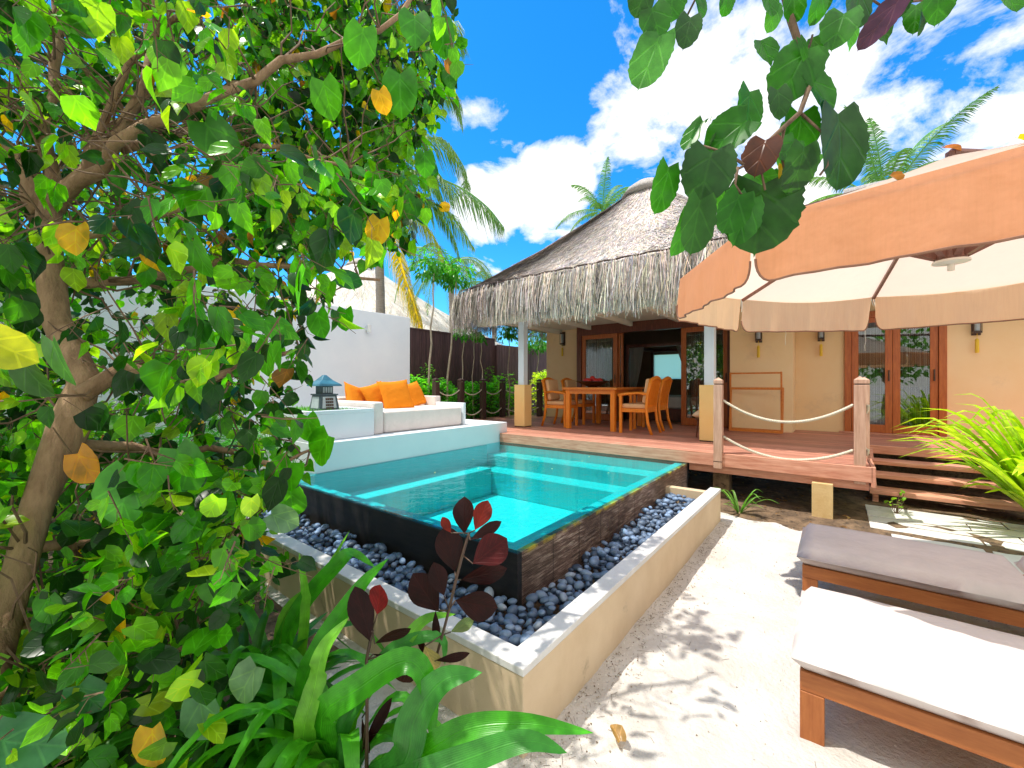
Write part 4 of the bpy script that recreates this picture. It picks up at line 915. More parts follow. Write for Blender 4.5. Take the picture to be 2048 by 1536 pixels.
# ================================================================== VEGETATION
# ---- big broad-leaved tree on the left
bt_ = thing('broadleaf_tree', 'large leafy tree with heart-shaped leaves and gnarled trunk filling the left side', 'tree', at(-150, 1900, 1.15))
tr_pts = [at(-150, 1900, 1.15), at(-60, 1480, 1.25), at(20, 1200, 1.45), at(75, 1010, 1.55), at(140, 850, 1.65), at(170, 760, 1.7), at(110, 640, 1.75), at(95, 500, 1.8), at(100, 400, 1.85)]
tr_pts[0].z = -.05
mb = MB(); mb.tube(tr_pts, [.068, .054, .044, .042, .06, .052, .048, .046, .040], 12, jit=.10)
mb.build('trunk', M['bark'], bt_, smooth=True)
brs = [([(110, 420, 1.85), (200, 300, 1.9), (290, 190, 1.95), (300, 60, 2.0), (330, -150, 2.1)], .034),
       ([(120, 400, 1.85), (240, 290, 1.8), (400, 200, 1.85), (560, 130, 2.0), (760, 60, 2.2), (860, -40, 2.3)], .030),
       ([(90, 420, 1.85), (40, 320, 1.8), (-80, 200, 1.75)], .05),
       ([(100, 400, 1.85), (90, 250, 1.9), (120, 80, 2.0), (90, -200, 2.1)], .032),
       ([(240, 300, 1.85), (380, 260, 2.0), (560, 300, 2.2), (760, 350, 2.4)], .022),
       ([(120, 560, 1.8), (260, 560, 2.0), (450, 520, 2.2), (640, 540, 2.4), (760, 560, 2.5)], .026),
       ([(160, 790, 1.65), (260, 740, 1.75), (380, 760, 1.9), (480, 740, 2.1), (600, 700, 2.3)], .036),
       ([(120, 880, 1.65), (260, 900, 1.9), (420, 900, 2.1), (560, 930, 2.3), (620, 900, 2.4)], .025),
       ([(50, 1100, 1.5), (200, 1080, 1.7), (350, 1040, 1.9), (500, 1020, 2.0)], .022),
       ([(20, 1250, 1.45), (160, 1220, 1.6), (300, 1180, 1.7), (430, 1100, 1.8)], .020),
       ([(-20, 1400, 1.3), (120, 1340, 1.4), (260, 1330, 1.5), (380, 1290, 1.6)], .018),
       ([(170, 320, 1.9), (260, 120, 1.9), (360, 20, 1.8), (500, -100, 1.8)], .018),
       ([(130, 480, 1.8), (300, 440, 1.7), (420, 400, 1.6), (520, 330, 1.5)], .016)]
segs = []
for b, r in brs:
    P_ = [at(*p) for p in b]; Q = []
    for i in range(len(P_) - 1):
        for f in (0, .33, .66): Q.append(P_[i].lerp(P_[i + 1], f) + (rv(.018) if i or f else Vector((0, 0, 0))))
    Q.append(P_[-1]); m = len(Q); segs.append(Q)
    mb = MB(); mb.tube(Q, [r * (1 - .7 * i / (m - 1)) for i in range(m)], 8, jit=.08); mb.build('branch', M['bark'], bt_, smooth=True)
EDGE = [(-400, 860), (0, 905), (100, 915), (200, 885), (300, 862), (400, 872), (450, 850), (500, 775), (545, 700), (620, 672), (690, 630), (760, 585), (840, 578), (900, 625), (940, 640), (985, 560), (1040, 575), (1090, 610), (1150, 560), (1220, 500), (1320, 470), (1420, 460), (1600, 480), (2200, 480)]
def edge(y):
    for (a, xa), (b, xb) in zip(EDGE, EDGE[1:]):
        if a <= y <= b: return xa + (xb - xa) * (y - a) / (b - a)
    return 500
mb = MB(); cnt = 0; twm = MB(); tries = 0
GR = [(.05, .26, .008), (.08, .36, .008), (.15, .48, .010), (.025, .13, .010), (.34, .60, .02), (.22, .55, .02), (.012, .06, .008), (.012, .065, .010)]
while cnt < 22000 and tries < 300000:
    tries += 1
    d_ = 1.05 + 3.2 * rnd.random() ** 1.25 if cnt < 8500 else rnd.uniform(2.0, 4.8)
    x = rnd.uniform(-500, 930); y = rnd.uniform(-700, 1750)
    if cnt > 17500: x, y, d_ = rnd.uniform(480, 915), rnd.uniform(-120, 470), rnd.uniform(2.5, 3.9)
    if x > edge(y) + rnd.gauss(-12, 16): continue
    # let the space around the visible limbs and the very near left edge stay open
    p = at(x, y, d_)
    if p.z < .10 or p.z > 7 or (p.z > 4.2 and d_ < 2.2) or (p.z > 4.9 and x > 600): continue
    if d_ > 2.2 and cnt > 8500 and x > edge(y) - 22: continue
    if d_ < 1.45 and rnd.random() < .6: continue
    if x > 420 and y < -60 and d_ < 2.5: continue
    if 780 < y < 1330 and d_ < 2.1 and abs(x - (160 - (y - 830) * .40)) < 75: continue
    if p.z < .95 and p.x > -.72 and p.y < 4.3 and p.x + .0 > -.72: continue
    if p.x > .15 and p.y > 3.2 and p.z < 1.5: continue
    if p.y > 5.9 or (p.x > .6 and p.z < 1.0): continue
    if d_ < 2.5 and (p - CAM).dot(AX) + .404 * p.z > .12 and p.z > 1.3 and x < 870 and rnd.random() < .97 and y < 300: continue
    if 30 < x < 340 and 100 < y < 780 and d_ < 1.98 and rnd.random() < .72: continue       # trunk fork is open to view
    if -50 < x < 190 and 820 < y < 1250 and d_ < 1.65 and rnd.random() < .85: continue
    if 640 < x < 760 and 440 < y < 600 and rnd.random() < .75: continue                     # gap towards the wall
    low = y > 950
    tw_ = Vector((rnd.gauss(0, .6), rnd.gauss(0, .6), rnd.uniform(-1, .5))).normalized() * rnd.uniform(.08, .20); k5 = rnd.randint(3, 7)
    twm.tube([p, p + tw_ * .5 + rv(.01), p + tw_], [.0028, .002, .001], 3, caps=False); hue = rnd.choice(GR)
    for q5 in range(k5):
        f5 = (q5 + .5) / k5; p5 = p + tw_ * f5; pr5 = proj(p5)
        if not pr5 or pr5[0] > edge(max(-399, min(2100, pr5[1]))) + 12: continue
        L_ = rnd.uniform(.045, .105) * (.8 if low else 1.0) * (1.25 if rnd.random() < .08 else 1)
        dr = (tw_.normalized() * .4 + rv(.7) + Vector((0, 0, -.75 if not low else -.25))).normalized()
        pet = rv(.03) + dr * .03; q = rnd.random()
        c = var((.85, .46, .01), .2) if q < .016 else var((.30, .12, .02), .3) if q < .028 else var(hue if rnd.random() < .6 else rnd.choice(GR), .3)
        nm_ = rv(1) + Vector((0, 0, .5)) - AY * .12
        leaf(mb, p5 + pet, dr, nm_, L_, L_ * rnd.uniform(.6, .95), c, heart2, 5, rnd.uniform(-.25, .6), rnd.uniform(.05, .6), .06, 1)
        twm.tube([p5, p5 + pet], .0011, 3, caps=False); cnt += 1
cnt = 0
while cnt < 2200:
    x, y, d_ = rnd.uniform(-200, 520), rnd.uniform(900, 1750), rnd.uniform(1.15, 3.0); p = at(x, y, d_)
    if (y < 1330 and abs(x - (160 - (y - 830) * .40)) < 75 and d_ < 1.9) or x > edge(y) - 25 or p.z < .04 or p.z > 1.3 or (p.x > -.78 and p.z < .9): continue
    L_ = rnd.uniform(.05, .10); leaf(mb, p, Vector((rnd.gauss(0, .5), rnd.gauss(0, .5), rnd.uniform(-.9, .4))), rv(1) + Vector((0, 0, .8)) - AY * .4, L_, L_ * rnd.uniform(.75, .95), var(rnd.choice(GR), .35), heart, 5, rnd.uniform(-.1, .35), .2, .05, 1); cnt += 1
# the leaves one can pick out one by one
hero = [(755, 465, 1.9, .12, (.85, .45, .01), -10), (765, 205, 1.9, .10, (.85, .42, .01), 15), (150, 480, 1.4, .10, (.80, .45, .02), 5), (235, 1240, 1.25, .14, (.90, .50, .01), -20), (305, 1500, 1.2, .11, (.85, .48, .01), 10),
        (170, 935, 1.4, .12, (.75, .30, .03), 40), (470, 650, 1.9, .13, (.80, .42, .02), 10), (20, 700, 1.0, .11, (.65, .65, .02), 60), (440, 290, 1.55, .17, (.05, .20, .03), 30), (455, 380, 1.5, .13, (.06, .30, .01), -20),
        (245, 1000, 1.25, .17, (.09, .36, .05), -15), (370, 940, 1.35, .15, (.09, .35, .05), 25), (275, 1060, 1.3, .12, (.10, .34, .06), 0), (800, 190, 2.0, .20, (.05, .27, .01), 0), (830, 60, 2.0, .17, (.05, .28, .01), 5), (885, 80, 2.1, .15, (.04, .24, .01), 0),
        (720, 95, 1.8, .16, (.07, .33, .01), -12), (655, 200, 1.9, .16, (.08, .34, .01), 10), (120, 730, 1.05, .12, (.10, .30, .08), 0), (70, 760, 1.1, .11, (.05, .15, .03), 30), (490, 1370, 1.3, .12, (.20, .36, .22), -30), (405, 1440, 1.25, .12, (.14, .34, .16), 20),
        (570, 1040, 1.6, .11, (.22, .40, .26), 60), (640, 900, 1.9, .17, (.10, .45, .01), -35), (620, 860, 1.9, .13, (.09, .42, .01), 10), (60, 1490, 1.1, .16, (.08, .28, .14), 70), (180, 1400, 1.2, .11, (.06, .24, .10), 20), (690, 640, 2.1, .11, (.06, .34, .01), 0),
        (640, 650, 2.0, .13, (.08, .38, .01), 15), (530, 720, 1.8, .14, (.10, .42, .01), -10), (850, 330, 2.2, .12, (.05, .28, .01), 0), (820, 420, 2.2, .13, (.03, .16, .02), -30), (700, 560, 2.2, .13, (.03, .20, .05), 80), (740, 500, 2.3, .10, (.03, .2, .05), 60), (400, 520, 1.5, .13, (.07, .32, .01), 10),
        (900, 160, 2.2, .09, (.04, .22, .01), 10), (560, 960, 1.7, .16, (.09, .42, .01), -30), (585, 1010, 1.7, .12, (.10, .42, .02), 0), (450, 1180, 1.4, .12, (.12, .4, .05), 50)]
def hleaf(mb, px_, py_, d_, L_, c, ang, prof=heart, w_=.9, n=10, tilt=None, rag=.05, curl=.15):
    a = R(ang); dr = AX * math.sin(a) - Vector((0, 0, 1)) * math.cos(a) + AY * rnd.uniform(-.3, .3)
    nm_ = -AY + Vector((0, 0, rnd.uniform(.1, .7))) + AX * rnd.uniform(-.5, .5) if tilt is None else tilt
    leaf(mb, at(px_, py_, d_) - dr.normalized() * L_ * .5, dr, nm_, L_, L_ * w_, c, prof, n, curl, rnd.uniform(.1, .35), rag, 2)
for x, y, d_, L_, c, a in hero: hleaf(mb, x, y, d_, L_, c, a)
mb.build('crown', M['leaf'], bt_, smooth=True)
for k in range(420):
    Q = rnd.choice(segs); i = rnd.randrange(len(Q)); p = Q[i]; e = p + rv(.45) + Vector((0, 0, .1))
    pr = proj(e)
    if pr and pr[0] > edge(max(-399, min(2100, pr[1]))) - 20: continue
    if e.z < .15 or (e.z < .9 and e.x > -.8 and e.y < 4.3): continue
    w2 = wob(p, e, 5, .03); twm.tube(w2, [.006, .005, .004, .0035, .003, .002], 4, caps=False)
twm.build('twigs', M['twig'], bt_)

# ---- overhanging branch at top right
ob = thing('overhanging_branch', 'leafy branch with big perforated heart-shaped leaves hanging from the top right', 'branch', at(1540, -300, 1.3))
mb = MB(); mb.tube([at(1500, -420, 1.3), at(1560, -60, 1.3), at(1582, 40, 1.28), at(1605, 110, 1.27), at(1620, 170, 1.26), at(1600, 225, 1.25), at(1545, 275, 1.25), at(1490, 330, 1.25), at(1455, 350, 1.25)], [.017, .014, .011, .0095, .008, .007, .006, .004, .003], 8)
for pts_ in ([(1600, 225, 1.25), (1650, 270, 1.27), (1655, 330, 1.27), (1640, 350, 1.27)], [(1545, 275, 1.25), (1520, 330, 1.24), (1530, 380, 1.24)], [(1605, 110, 1.27), (1620, 90, 1.3), (1625, 70, 1.3)], [(1570, 250, 1.25), (1560, 300, 1.27), (1570, 345, 1.27)], [(1490, 330, 1.25), (1450, 305, 1.26), (1400, 290, 1.28)], [(1475, 335, 1.25), (1470, 370, 1.24), (1490, 400, 1.23)],
             [(1540, -300, 1.3), (1650, -120, 1.3), (1700, -30, 1.32), (1760, 10, 1.34), (1850, 0, 1.36), (1900, 12, 1.38)], [(1540, -260, 1.3), (1420, -100, 1.3), (1330, -20, 1.3), (1300, 70, 1.3)], [(1420, -100, 1.3), (1400, -20, 1.32), (1370, 40, 1.32)]):
    mb.tube([at(*p) for p in pts_], [.0035 if i else .005 for i in range(len(pts_))], 6)
mb.build('twig', M['twig'], ob, smooth=True)
mb = MB()
DG, MG, LG = (.025, .10, .02), (.035, .19, .015), (.08, .32, .05)
for x, y, s_, c, a, w_ in ((1297, 127, 118, LG, -22, .62), (1312, 43, 66, MG, 10, .9), (1375, 62, 70, DG, -15, .7), (1498, 220, 90, MG, -10, .7), (1588, 143, 96, MG, -30, .95), (1646, 190, 84, MG, 40, .8), (1385, 272, 66, MG, -35, .6), (1451, 270, 84, MG, -60, .95),
                         (1330, 378, 90, MG, -10, .62), (1412, 352, 104, DG, -15, .95), (1390, 458, 104, DG, -5, .72), (1368, 470, 80, MG, -10, .6), (1462, 430, 78, MG, -20, .8), (1521, 432, 134, DG, -8, 1.05), (1490, 440, 100, MG, -20, .6), (1600, 273, 84, MG, 0, .85),
                         (1603, 340, 82, DG, 0, .9), (1521, 308, 76, (.12, .035, .02), -25, .85), (1582, 365, 66, (.62, .36, .02), 10, .6), (1688, 300, 150, DG, 5, .75), (1650, 235, 60, MG, 30, .6), (1560, 205, 60, DG, 0, .7), (1575, 300, 56, MG, -40, .8), (1530, 350, 60, LG, 70, .7),
                         (1678, 55, 78, MG, -25, .85), (1758, 48, 105, (.09, .03, .10), -38, .42), (1640, 12, 56, MG, 0, .9), (1715, 15, 80, DG, 0, .9), (1834, 31, 56, MG, -10, .8), (1846, 45, 50, DG, -8, .3), (1890, 22, 44, MG, 25, .6), (1549, 31, 50, LG, -10, .7), (1540, 8, 50, MG, 20, .9), (1590, 15, 56, MG, 10, .8),
                         (1455, 3, 44, MG, 0, .9), (1400, 5, 52, MG, 30, .9), (1280, 8, 50, DG, -20, 1), (1345, 5, 60, MG, 0, .9), (1640, 160, 40, MG, 30, .35), (1610, 95, 44, MG, 20, .35), (1880, 6, 60, MG, 0, .9), (1800, 5, 50, DG, 0, .8), (2025, 4, 50, MG, 10, .9)):
    d_ = 1.27 + rnd.uniform(-.06, .06); hleaf(mb, x, y, d_, s_ * 1.03 * d_ / F, c, a, heart, w_ * 1.02, 20, rag=.06, curl=rnd.uniform(.0, .45))
for k in range(26):
    x, y = rnd.choice(((1440, 330), (1560, 250), (1500, 400), (1600, 330), (1690, 30), (1590, 90))); x += rnd.gauss(0, 38); y += rnd.gauss(0, 34); d_ = 1.33 + rnd.uniform(0, .12); hleaf(mb, x, y, d_, rnd.uniform(38, 66) * d_ / F, rnd.choice((MG, LG, DG)), rnd.uniform(-60, 60), heart2, rnd.uniform(.5, .9), 12, rag=.06, curl=rnd.uniform(0, .5))
mb.build('foliage', M['leaf'], ob, smooth=True)

# ---- strap-leaved lilies, front left
def lily(base, n, label, hero=(), lo=.5, hi=.95, W=.07, seed=0, rcol=(.07, .34, .015), az=(0, 360)):
    t_ = thing('strap_leaf_plant', label, 'plant', base, 'strap-leaved plants below the trough wall'); mb = MB(); B = Vector(base)
    for pts_, w_, c in hero:
        P_ = [at(*p) for p in pts_]; blade(mb, [B + (P_[0] - B) * .0] + P_, w_ * 1.02, c, 22, .3, .015, tuple(min(1, q * 1.6) for q in c), face=Vector((0, 0, .75)) - AY * .75)
    for k in range(n):
        a = R(rnd.uniform(*az)); l = rnd.uniform(lo, hi); o_ = Vector((math.cos(a), math.sin(a), 0)); up_ = rnd.uniform(.45, .95); r_ = l * rnd.uniform(.5, .85)
        P_ = [B + o_ * .02, B + o_ * r_ * .25 + Vector((0, 0, l * up_ * .55)), B + o_ * r_ * .6 + Vector((0, 0, l * up_ * .78)), B + o_ * r_ + Vector((0, 0, l * up_ * rnd.uniform(.35, .85)))]
        blade(mb, P_, W * rnd.uniform(.6, 1.05), var(rcol, .35), 12, .3, .02)
    mb.build('foliage', M['bleaf'], t_, smooth=True)
g1, g2, g3 = (.05, .30, .012), (.04, .22, .03), (.14, .40, .03)
lily(at(690, 1600, 1.55) * 1, 44, 'strap-leaved green plant whose broad leaves arch over the trough corner', [
    ([(640, 1450, 1.35), (720, 1375, 1.3), (814, 1322, 1.28), (858, 1380, 1.27), (866, 1512, 1.27)], .088, g1),
    ([(800, 1536, 1.25), (831, 1434, 1.25), (885, 1362, 1.25), (965, 1345, 1.25)], .105, g2),
    ([(830, 1520, 1.25), (930, 1460, 1.22), (1050, 1448, 1.2), (1188, 1466, 1.18)], .075, g1),
    ([(820, 1560, 1.2), (930, 1520, 1.16), (1050, 1482, 1.14), (1135, 1506, 1.12)], .075, g2),
    ([(610, 1500, 1.35), (628, 1381, 1.35), (649, 1297, 1.35), (698, 1234, 1.4)], .070, g3),
    ([(610, 1400, 1.5), (640, 1297, 1.5), (700, 1205, 1.55), (733, 1160, 1.6), (777, 1117, 1.62)], .075, g1),
    ([(700, 1440, 1.5), (800, 1300, 1.5), (850, 1240, 1.55), (912, 1228, 1.6)], .055, g3),
    ([(680, 1480, 1.4), (740, 1360, 1.45), (800, 1290, 1.5), (880, 1275, 1.5), (890, 1330, 1.5)], .055, g2)], .45, .85, .068, az=(90, 340))
bs = at(560, 1420, 1.8); bs.z = 0
lily(bs, 40, 'strap-leaved green plant rising behind, beside the tree leaves at the trough wall', [
    ([(560, 1330, 1.8), (600, 1220, 1.8), (677, 1128, 1.85), (705, 1107, 1.9), (750, 1134, 1.95)], .085, g1),
    ([(600, 1330, 1.75), (612, 1200, 1.75), (598, 1105, 1.75)], .05, g3),
    ([(560, 1250, 1.8), (640, 1160, 1.85), (700, 1060, 1.9)], .035, g3)], .5, .9, .07, az=(60, 340))
bs = at(480, 1560, 1.6); bs.z = 0
lily(bs, 40, 'strap-leaved green plant lowest in the left corner under the tree', [], .4, .8, .06, rcol=(.04, .2, .015))

# ---- dark red plants
def redplant(stem, leaves, label):
    b0 = at(*stem[0]); b0.z = 0; t_ = thing('red_leaf_shrub', label, 'plant', b0, 'dark red leaved plants')
    P_ = [b0] + [at(*p) for p in stem[1:]]
    mb = MB(); mb.tube(P_, [.008] + [.0055] * (len(P_) - 1), 6)
    lf = MB()
    for x, y, L_, w_, a, c in leaves:
        d_ = stem[2][2] + rnd.uniform(-.06, .06); s_ = L_ * d_ / F; ar = R(a); dr = AX * math.sin(ar) + Vector((0, 0, math.cos(ar)))
        base = at(x, y, d_) - dr * s_ * .5; nm_ = -AY + Vector((0, 0, rnd.uniform(-.2, .4))) + AX * rnd.uniform(-.4, .4)
        leaf(lf, base, dr + AY * rnd.uniform(-.25, .25), nm_, s_, w_ * d_ / F, c, obov, 10, rnd.uniform(-.1, .2), rnd.uniform(.1, .3), .02, 2)
        near = min(P_, key=lambda q: (q - base).length); mb.tube([near, base], .0025, 5)
    mb.build('stem', M['bronze'], t_, smooth=True); lf.build('foliage', M['rleaf'], t_, smooth=True)
DR, RD, BR = (.020, .004, .004), (.16, .014, .008), (.06, .007, .009)
redplant([(850, 1500, 1.5), (868, 1330, 1.5), (885, 1270, 1.5), (898, 1220, 1.5), (912, 1160, 1.5), (925, 1110, 1.5), (938, 1066, 1.5)],
    [(926, 1032, 72, 46, -5, DR), (963, 1032, 62, 38, 25, RD), (900, 1098, 92, 56, -12, DR), (980, 1103, 84, 64, 55, BR), (972, 1063, 72, 24, 62, DR), (968, 1147, 96, 40, 75, DR), (953, 1208, 86, 62, 100, DR), (852, 1186, 90, 60, -35, DR), (878, 1160, 66, 38, -18, DR),
     (872, 1252, 62, 17, 178, DR), (846, 1300, 60, 18, -35, DR), (893, 1050, 36, 20, -30, RD), (905, 1315, 70, 20, 80, DR), (925, 1255, 50, 24, 70, (.16, .26, .10)), (860, 1320, 60, 40, 160, (.35, .33, .12))], 'dark red plant with rounded leaves standing in front of the pool corner')
redplant([(732, 1560, 1.4), (734, 1420, 1.4), (733, 1320, 1.4), (745, 1260, 1.4)],
    [(762, 1192, 76, 44, 12, (.16, .008, .012)), (722, 1232, 110, 50, -20, DR), (790, 1262, 96, 26, 58, DR), (812, 1345, 96, 52, 175, (.045, .012, .01)), (728, 1480, 90, 18, 175, DR), (752, 1455, 110, 22, 30, DR), (780, 1320, 70, 28, 110, DR)], 'dark red plant with pointed leaves left of the pool corner, low among green blades')

# ---- spiky yellow-green plant at the right edge
def spiky(base, n, lo, hi, W, c, name, label, cat='plant', az=(0, 360), group=None, upr=(.5, 1.0)):
    t_ = thing(name, label, cat, base, group); mb = MB(); B = Vector(base)
    for k in range(n):
        a = R(rnd.uniform(*az)); l = rnd.uniform(lo, hi); o_ = Vector((math.cos(a), math.sin(a), 0)); e = rnd.uniform(*upr); r_ = l * math.cos(e * 1.45) + l * .15
        P_ = [B + o_ * .02, B + o_ * r_ * .4 + Vector((0, 0, l * math.sin(e * 1.45) * .55)), B + o_ * r_ * .8 + Vector((0, 0, l * math.sin(e * 1.45) * .92)), B + o_ * r_ * 1.15 + Vector((0, 0, l * math.sin(e * 1.45) * rnd.uniform(.75, 1.0)))]
        blade(mb, P_, W * rnd.uniform(.7, 1.1), var(c, .3), 9, .35, 0, None, 1)
    mb.build('foliage', M['bleaf'], t_, smooth=True)
b_ = at(2120, 1075, 4.25); b_.z = 0
spiky((b_.x, b_.y, .0), 220, .7, 1.62, .10, (.50, .68, .02), 'spiky_shrub', 'bright yellow-green spiky-leaved shrub at the right edge beside the steps', upr=(.52, 1.02))
b_ = at(1478, 1030, 5.1); b_.z = .02
spiky(tuple(b_), 16, .22, .42, .03, (.14, .34, .05), 'seedling', 'small spiky green seedling growing in the soil under the deck', upr=(.3, .85))
t_ = thing('seedling', 'tiny bright leafy seedling at the foot of the steps', 'plant', (4.98, -2.55, .02)); mb = MB(); lf = MB()
B = at(1792, 1035, 5.0); B.z = .03
for k in range(14):
    e = B + Vector((rnd.uniform(-.1, .1), rnd.uniform(-.1, .1), rnd.uniform(.08, .26))); mb.tube([B, e], .003, 4); leaf(lf, e, rv(1) + Vector((0, 0, .3)), rv(.3) + Vector((0, 0, 1)), .065, .045, var((.2, .42, .03), .2), ovate, 4)
ORG[t_.name] = Vector(t_.location); mb.build('stem', M['twig'], t_); lf.build('foliage', M['leaf'], t_, smooth=True)

# ---- palms
def frond(mb, A, dr, L_, droop, c, W=.42, n=46, flat=.5, lw=.018):
    """rachis from A heading dr, bending down; leaflets both sides"""
    dr = dr.normalized(); P_ = [A]; d = dr.copy(); st = L_ / n
    for i in range(n):
        d = (d + Vector((0, 0, -1)) * droop / n * (1 + 1.2 * i / n)).normalized(); P_.append(P_[-1] + d * st)
    mb.tube(P_[::3] + [P_[-1]], [.022 * L_ / 3 * (1 - .85 * i / (len(P_[::3]))) + .003 for i in range(len(P_[::3]) + 1)], 5, tuple(x * 1.3 for x in c))
    for i in range(5, n + 1):
        f = i / n; t_ = (P_[i] - P_[i - 1]).normalized(); s = t_.cross(Vector((0, 0, 1)))
        s = s.normalized() if s.length > .05 else Vector((1, 0, 0)); ll = W * (math.sin(math.pi * min(1, f * .9 + .1)) ** .6) * rnd.uniform(.8, 1.1)
        for sg in (-1, 1):
            for q in range(2):
                b = P_[i] - t_ * st * q * .5; o_ = (s * sg * (1 - .3 * flat) + t_ * (.45 + .5 * f) + Vector((0, 0, -.25 - .8 * rnd.random() * (1 - flat)))).normalized()
                m_ = b + o_ * ll * .5 + rv(.01); e = m_ + (o_ + Vector((0, 0, -.55 - .4 * rnd.random()))).normalized() * ll * .5
                w_ = (t_ * .8 + Vector((0, 0, .35)) + rv(.3)).normalized() * lw; cc = var(c, .3)
                mb.add([b - w_ * .4, b + w_ * .4, m_ + w_ * .5, m_ - w_ * .5, e], [(0, 1, 2, 3), (3, 2, 4)], cc, [(-.3, 0), (.3, 0), (.5, .5), (-.5, .5), (0, 1)])
def palm(base, top, nf, L_, label, c=(.11, .26, .04), extra=(), r0=.15, droop=1.5, elev=(-.35, .95), lw=.018):
    t_ = thing('coconut_palm', label, 'palm tree', base, 'coconut palms behind the villa'); B, T = Vector(base), Vector(top)
    mb = MB(); n = 26; P_ = [B.lerp(T, i / n) + Vector((.25 * math.sin(math.pi * i / n), 0, 0)) * .6 for i in range(n + 1)]
    mb.tube(P_, [r0 * (1 - .3 * i / n) * (1 + .05 * (i % 2)) for i in range(n + 1)], 12); mb.build('trunk', M['palmbark'], t_, smooth=True)
    for k in range(nf):
        a = k * 2.399 + rnd.uniform(-.2, .2); e = elev[0] + (elev[1] - elev[0]) * ((k + .5) / nf); mb = MB()
        d = Vector((math.cos(a) * math.cos(e), math.sin(a) * math.cos(e), math.sin(e)))
        frond(mb, T, d, L_ * rnd.uniform(.85, 1.1), droop * rnd.uniform(.8, 1.2), var(c, .2), W=L_ * .17, lw=lw); mb.build('frond', M['pleaf'], t_)
    for d, l, dr_, cc in extra:
        mb = MB(); frond(mb, T, Vector(d), l, dr_, cc, W=l * .14, n=60, lw=lw); mb.build('frond', M['pleaf'], t_, label='yellowing drooping frond' if cc[0] > .3 else None)
    mb = MB()
    for k in range(6): a = k * 1.05; o_ = T + Vector((math.cos(a) * .2, math.sin(a) * .2, -.22)); mb.lathe([(.02, -.13), (.10, -.06), (.11, .03), (.03, .13)], o_, 10, (1, 1, 1))
    mb.build('coconuts', surf('coconut', (.16, .20, .04), (.30, .26, .06), 6, .5, .1, 20), t_, smooth=True)
YL = (.80, .62, .01)
def frond_path(mb, pts, c, W, lw=.03, n=70, hang=1.0):
    pts = [Vector(p) for p in pts]; P_ = []
    for i in range(n + 1):
        x = i / n * (len(pts) - 1); k = min(int(x), len(pts) - 2); f = x - k
        p1, p2 = pts[k], pts[k + 1]; p0 = pts[k - 1] if k else p1 * 2 - p2; p3 = pts[k + 2] if k + 2 < len(pts) else p2 * 2 - p1
        P_.append(.5 * ((2 * p1) + (p2 - p0) * f + (2 * p0 - 5 * p1 + 4 * p2 - p3) * f * f + (3 * p1 - p0 - 3 * p2 + p3) * f ** 3))
    mb.tube(P_, [.035 * (1 - .85 * i / n) + .004 for i in range(n + 1)], 5, tuple(x * 1.3 for x in c))
    for i in range(3, n + 1):
        f = i / n; t_ = (P_[i] - P_[i - 1]).normalized(); s = t_.cross(Vector((0, 0, 1))); s = s.normalized() if s.length > .1 else AX.copy(); ll = W * (math.sin(math.pi * min(1, f * .85 + .15)) ** .6)
        for sg in (-1, 1):
            for q in range(2):
                l = ll * rnd.uniform(.75, 1.1); b = P_[i].lerp(P_[i - 1], q * .5); o_ = (s * sg * .8 + t_ * (.5 + .4 * f) + Vector((0, 0, -.3 * hang)) + rv(.12)).normalized()
                m_ = b + o_ * l * .4; e = m_ + (o_ * .45 + Vector((0, 0, -1.0 * hang)) + t_ * .2 + rv(.1)).normalized() * l * .6
                w_ = (t_ + rv(.25)).normalized() * lw; cc = var(c, .35)
                mb.add([b - w_ * .4, b + w_ * .4, m_ + w_ * .5, m_ - w_ * .5, e], [(0, 1, 2, 3), (3, 2, 4)], cc, [(-.3, 0), (.3, 0), (.5, .5), (-.5, .5), (0, 1)])
pb = at(754, 620, 12.0); pb.z = 0; ptp = at(750, 360, 12.0)
palm(pb, ptp, 14, 3.4, 'tall coconut palm behind the white wall with one yellow drooping frond', lw=.03)
pr_ = [o for o in S.objects if o.name.startswith('coconut_palm')][0]
for P0, c, W, h in (([(750, 360, 12), (830, 345, 11.6), (910, 370, 11.3), (970, 410, 11.1), (1008, 455, 11)], (.13, .28, .06), 1.5, 1.2), ([(750, 350, 12), (810, 285, 11.8), (880, 280, 11.8), (925, 330, 11.8), (935, 385, 11.8)], (.16, .30, .05), 1.3, 1.2),
                    ([(750, 340, 12), (800, 200, 12), (855, 100, 12), (905, 60, 12), (930, 110, 12)], (.12, .26, .04), 1.2, 1.1), ([(750, 340, 12.4), (820, 215, 12.6), (880, 180, 12.7), (915, 205, 12.8), (925, 260, 12.8)], (.15, .28, .05), 1.1, 1.1),
                    ([(755, 400, 11.8), (785, 470, 11.4), (808, 550, 11.2), (828, 610, 11.1), (840, 655, 11.0)], YL, 1.0, .9), ([(755, 390, 12), (820, 420, 12.3), (870, 480, 12.5), (900, 560, 12.6)], (.42, .46, .03), 1.0, .9), ([(755, 370, 12), (830, 390, 12.5), (900, 430, 13), (950, 500, 13.3)], (.20, .36, .05), 1.2, 1.0)):
    mb = MB(); frond_path(mb, [at(*p) for p in P0], c, W, hang=h, n=110 if c is YL else 70, lw=.036 if c is YL else .03); mb.build('frond', M['pleaf'], pr_, label='yellow drooping frond' if c is YL else None)

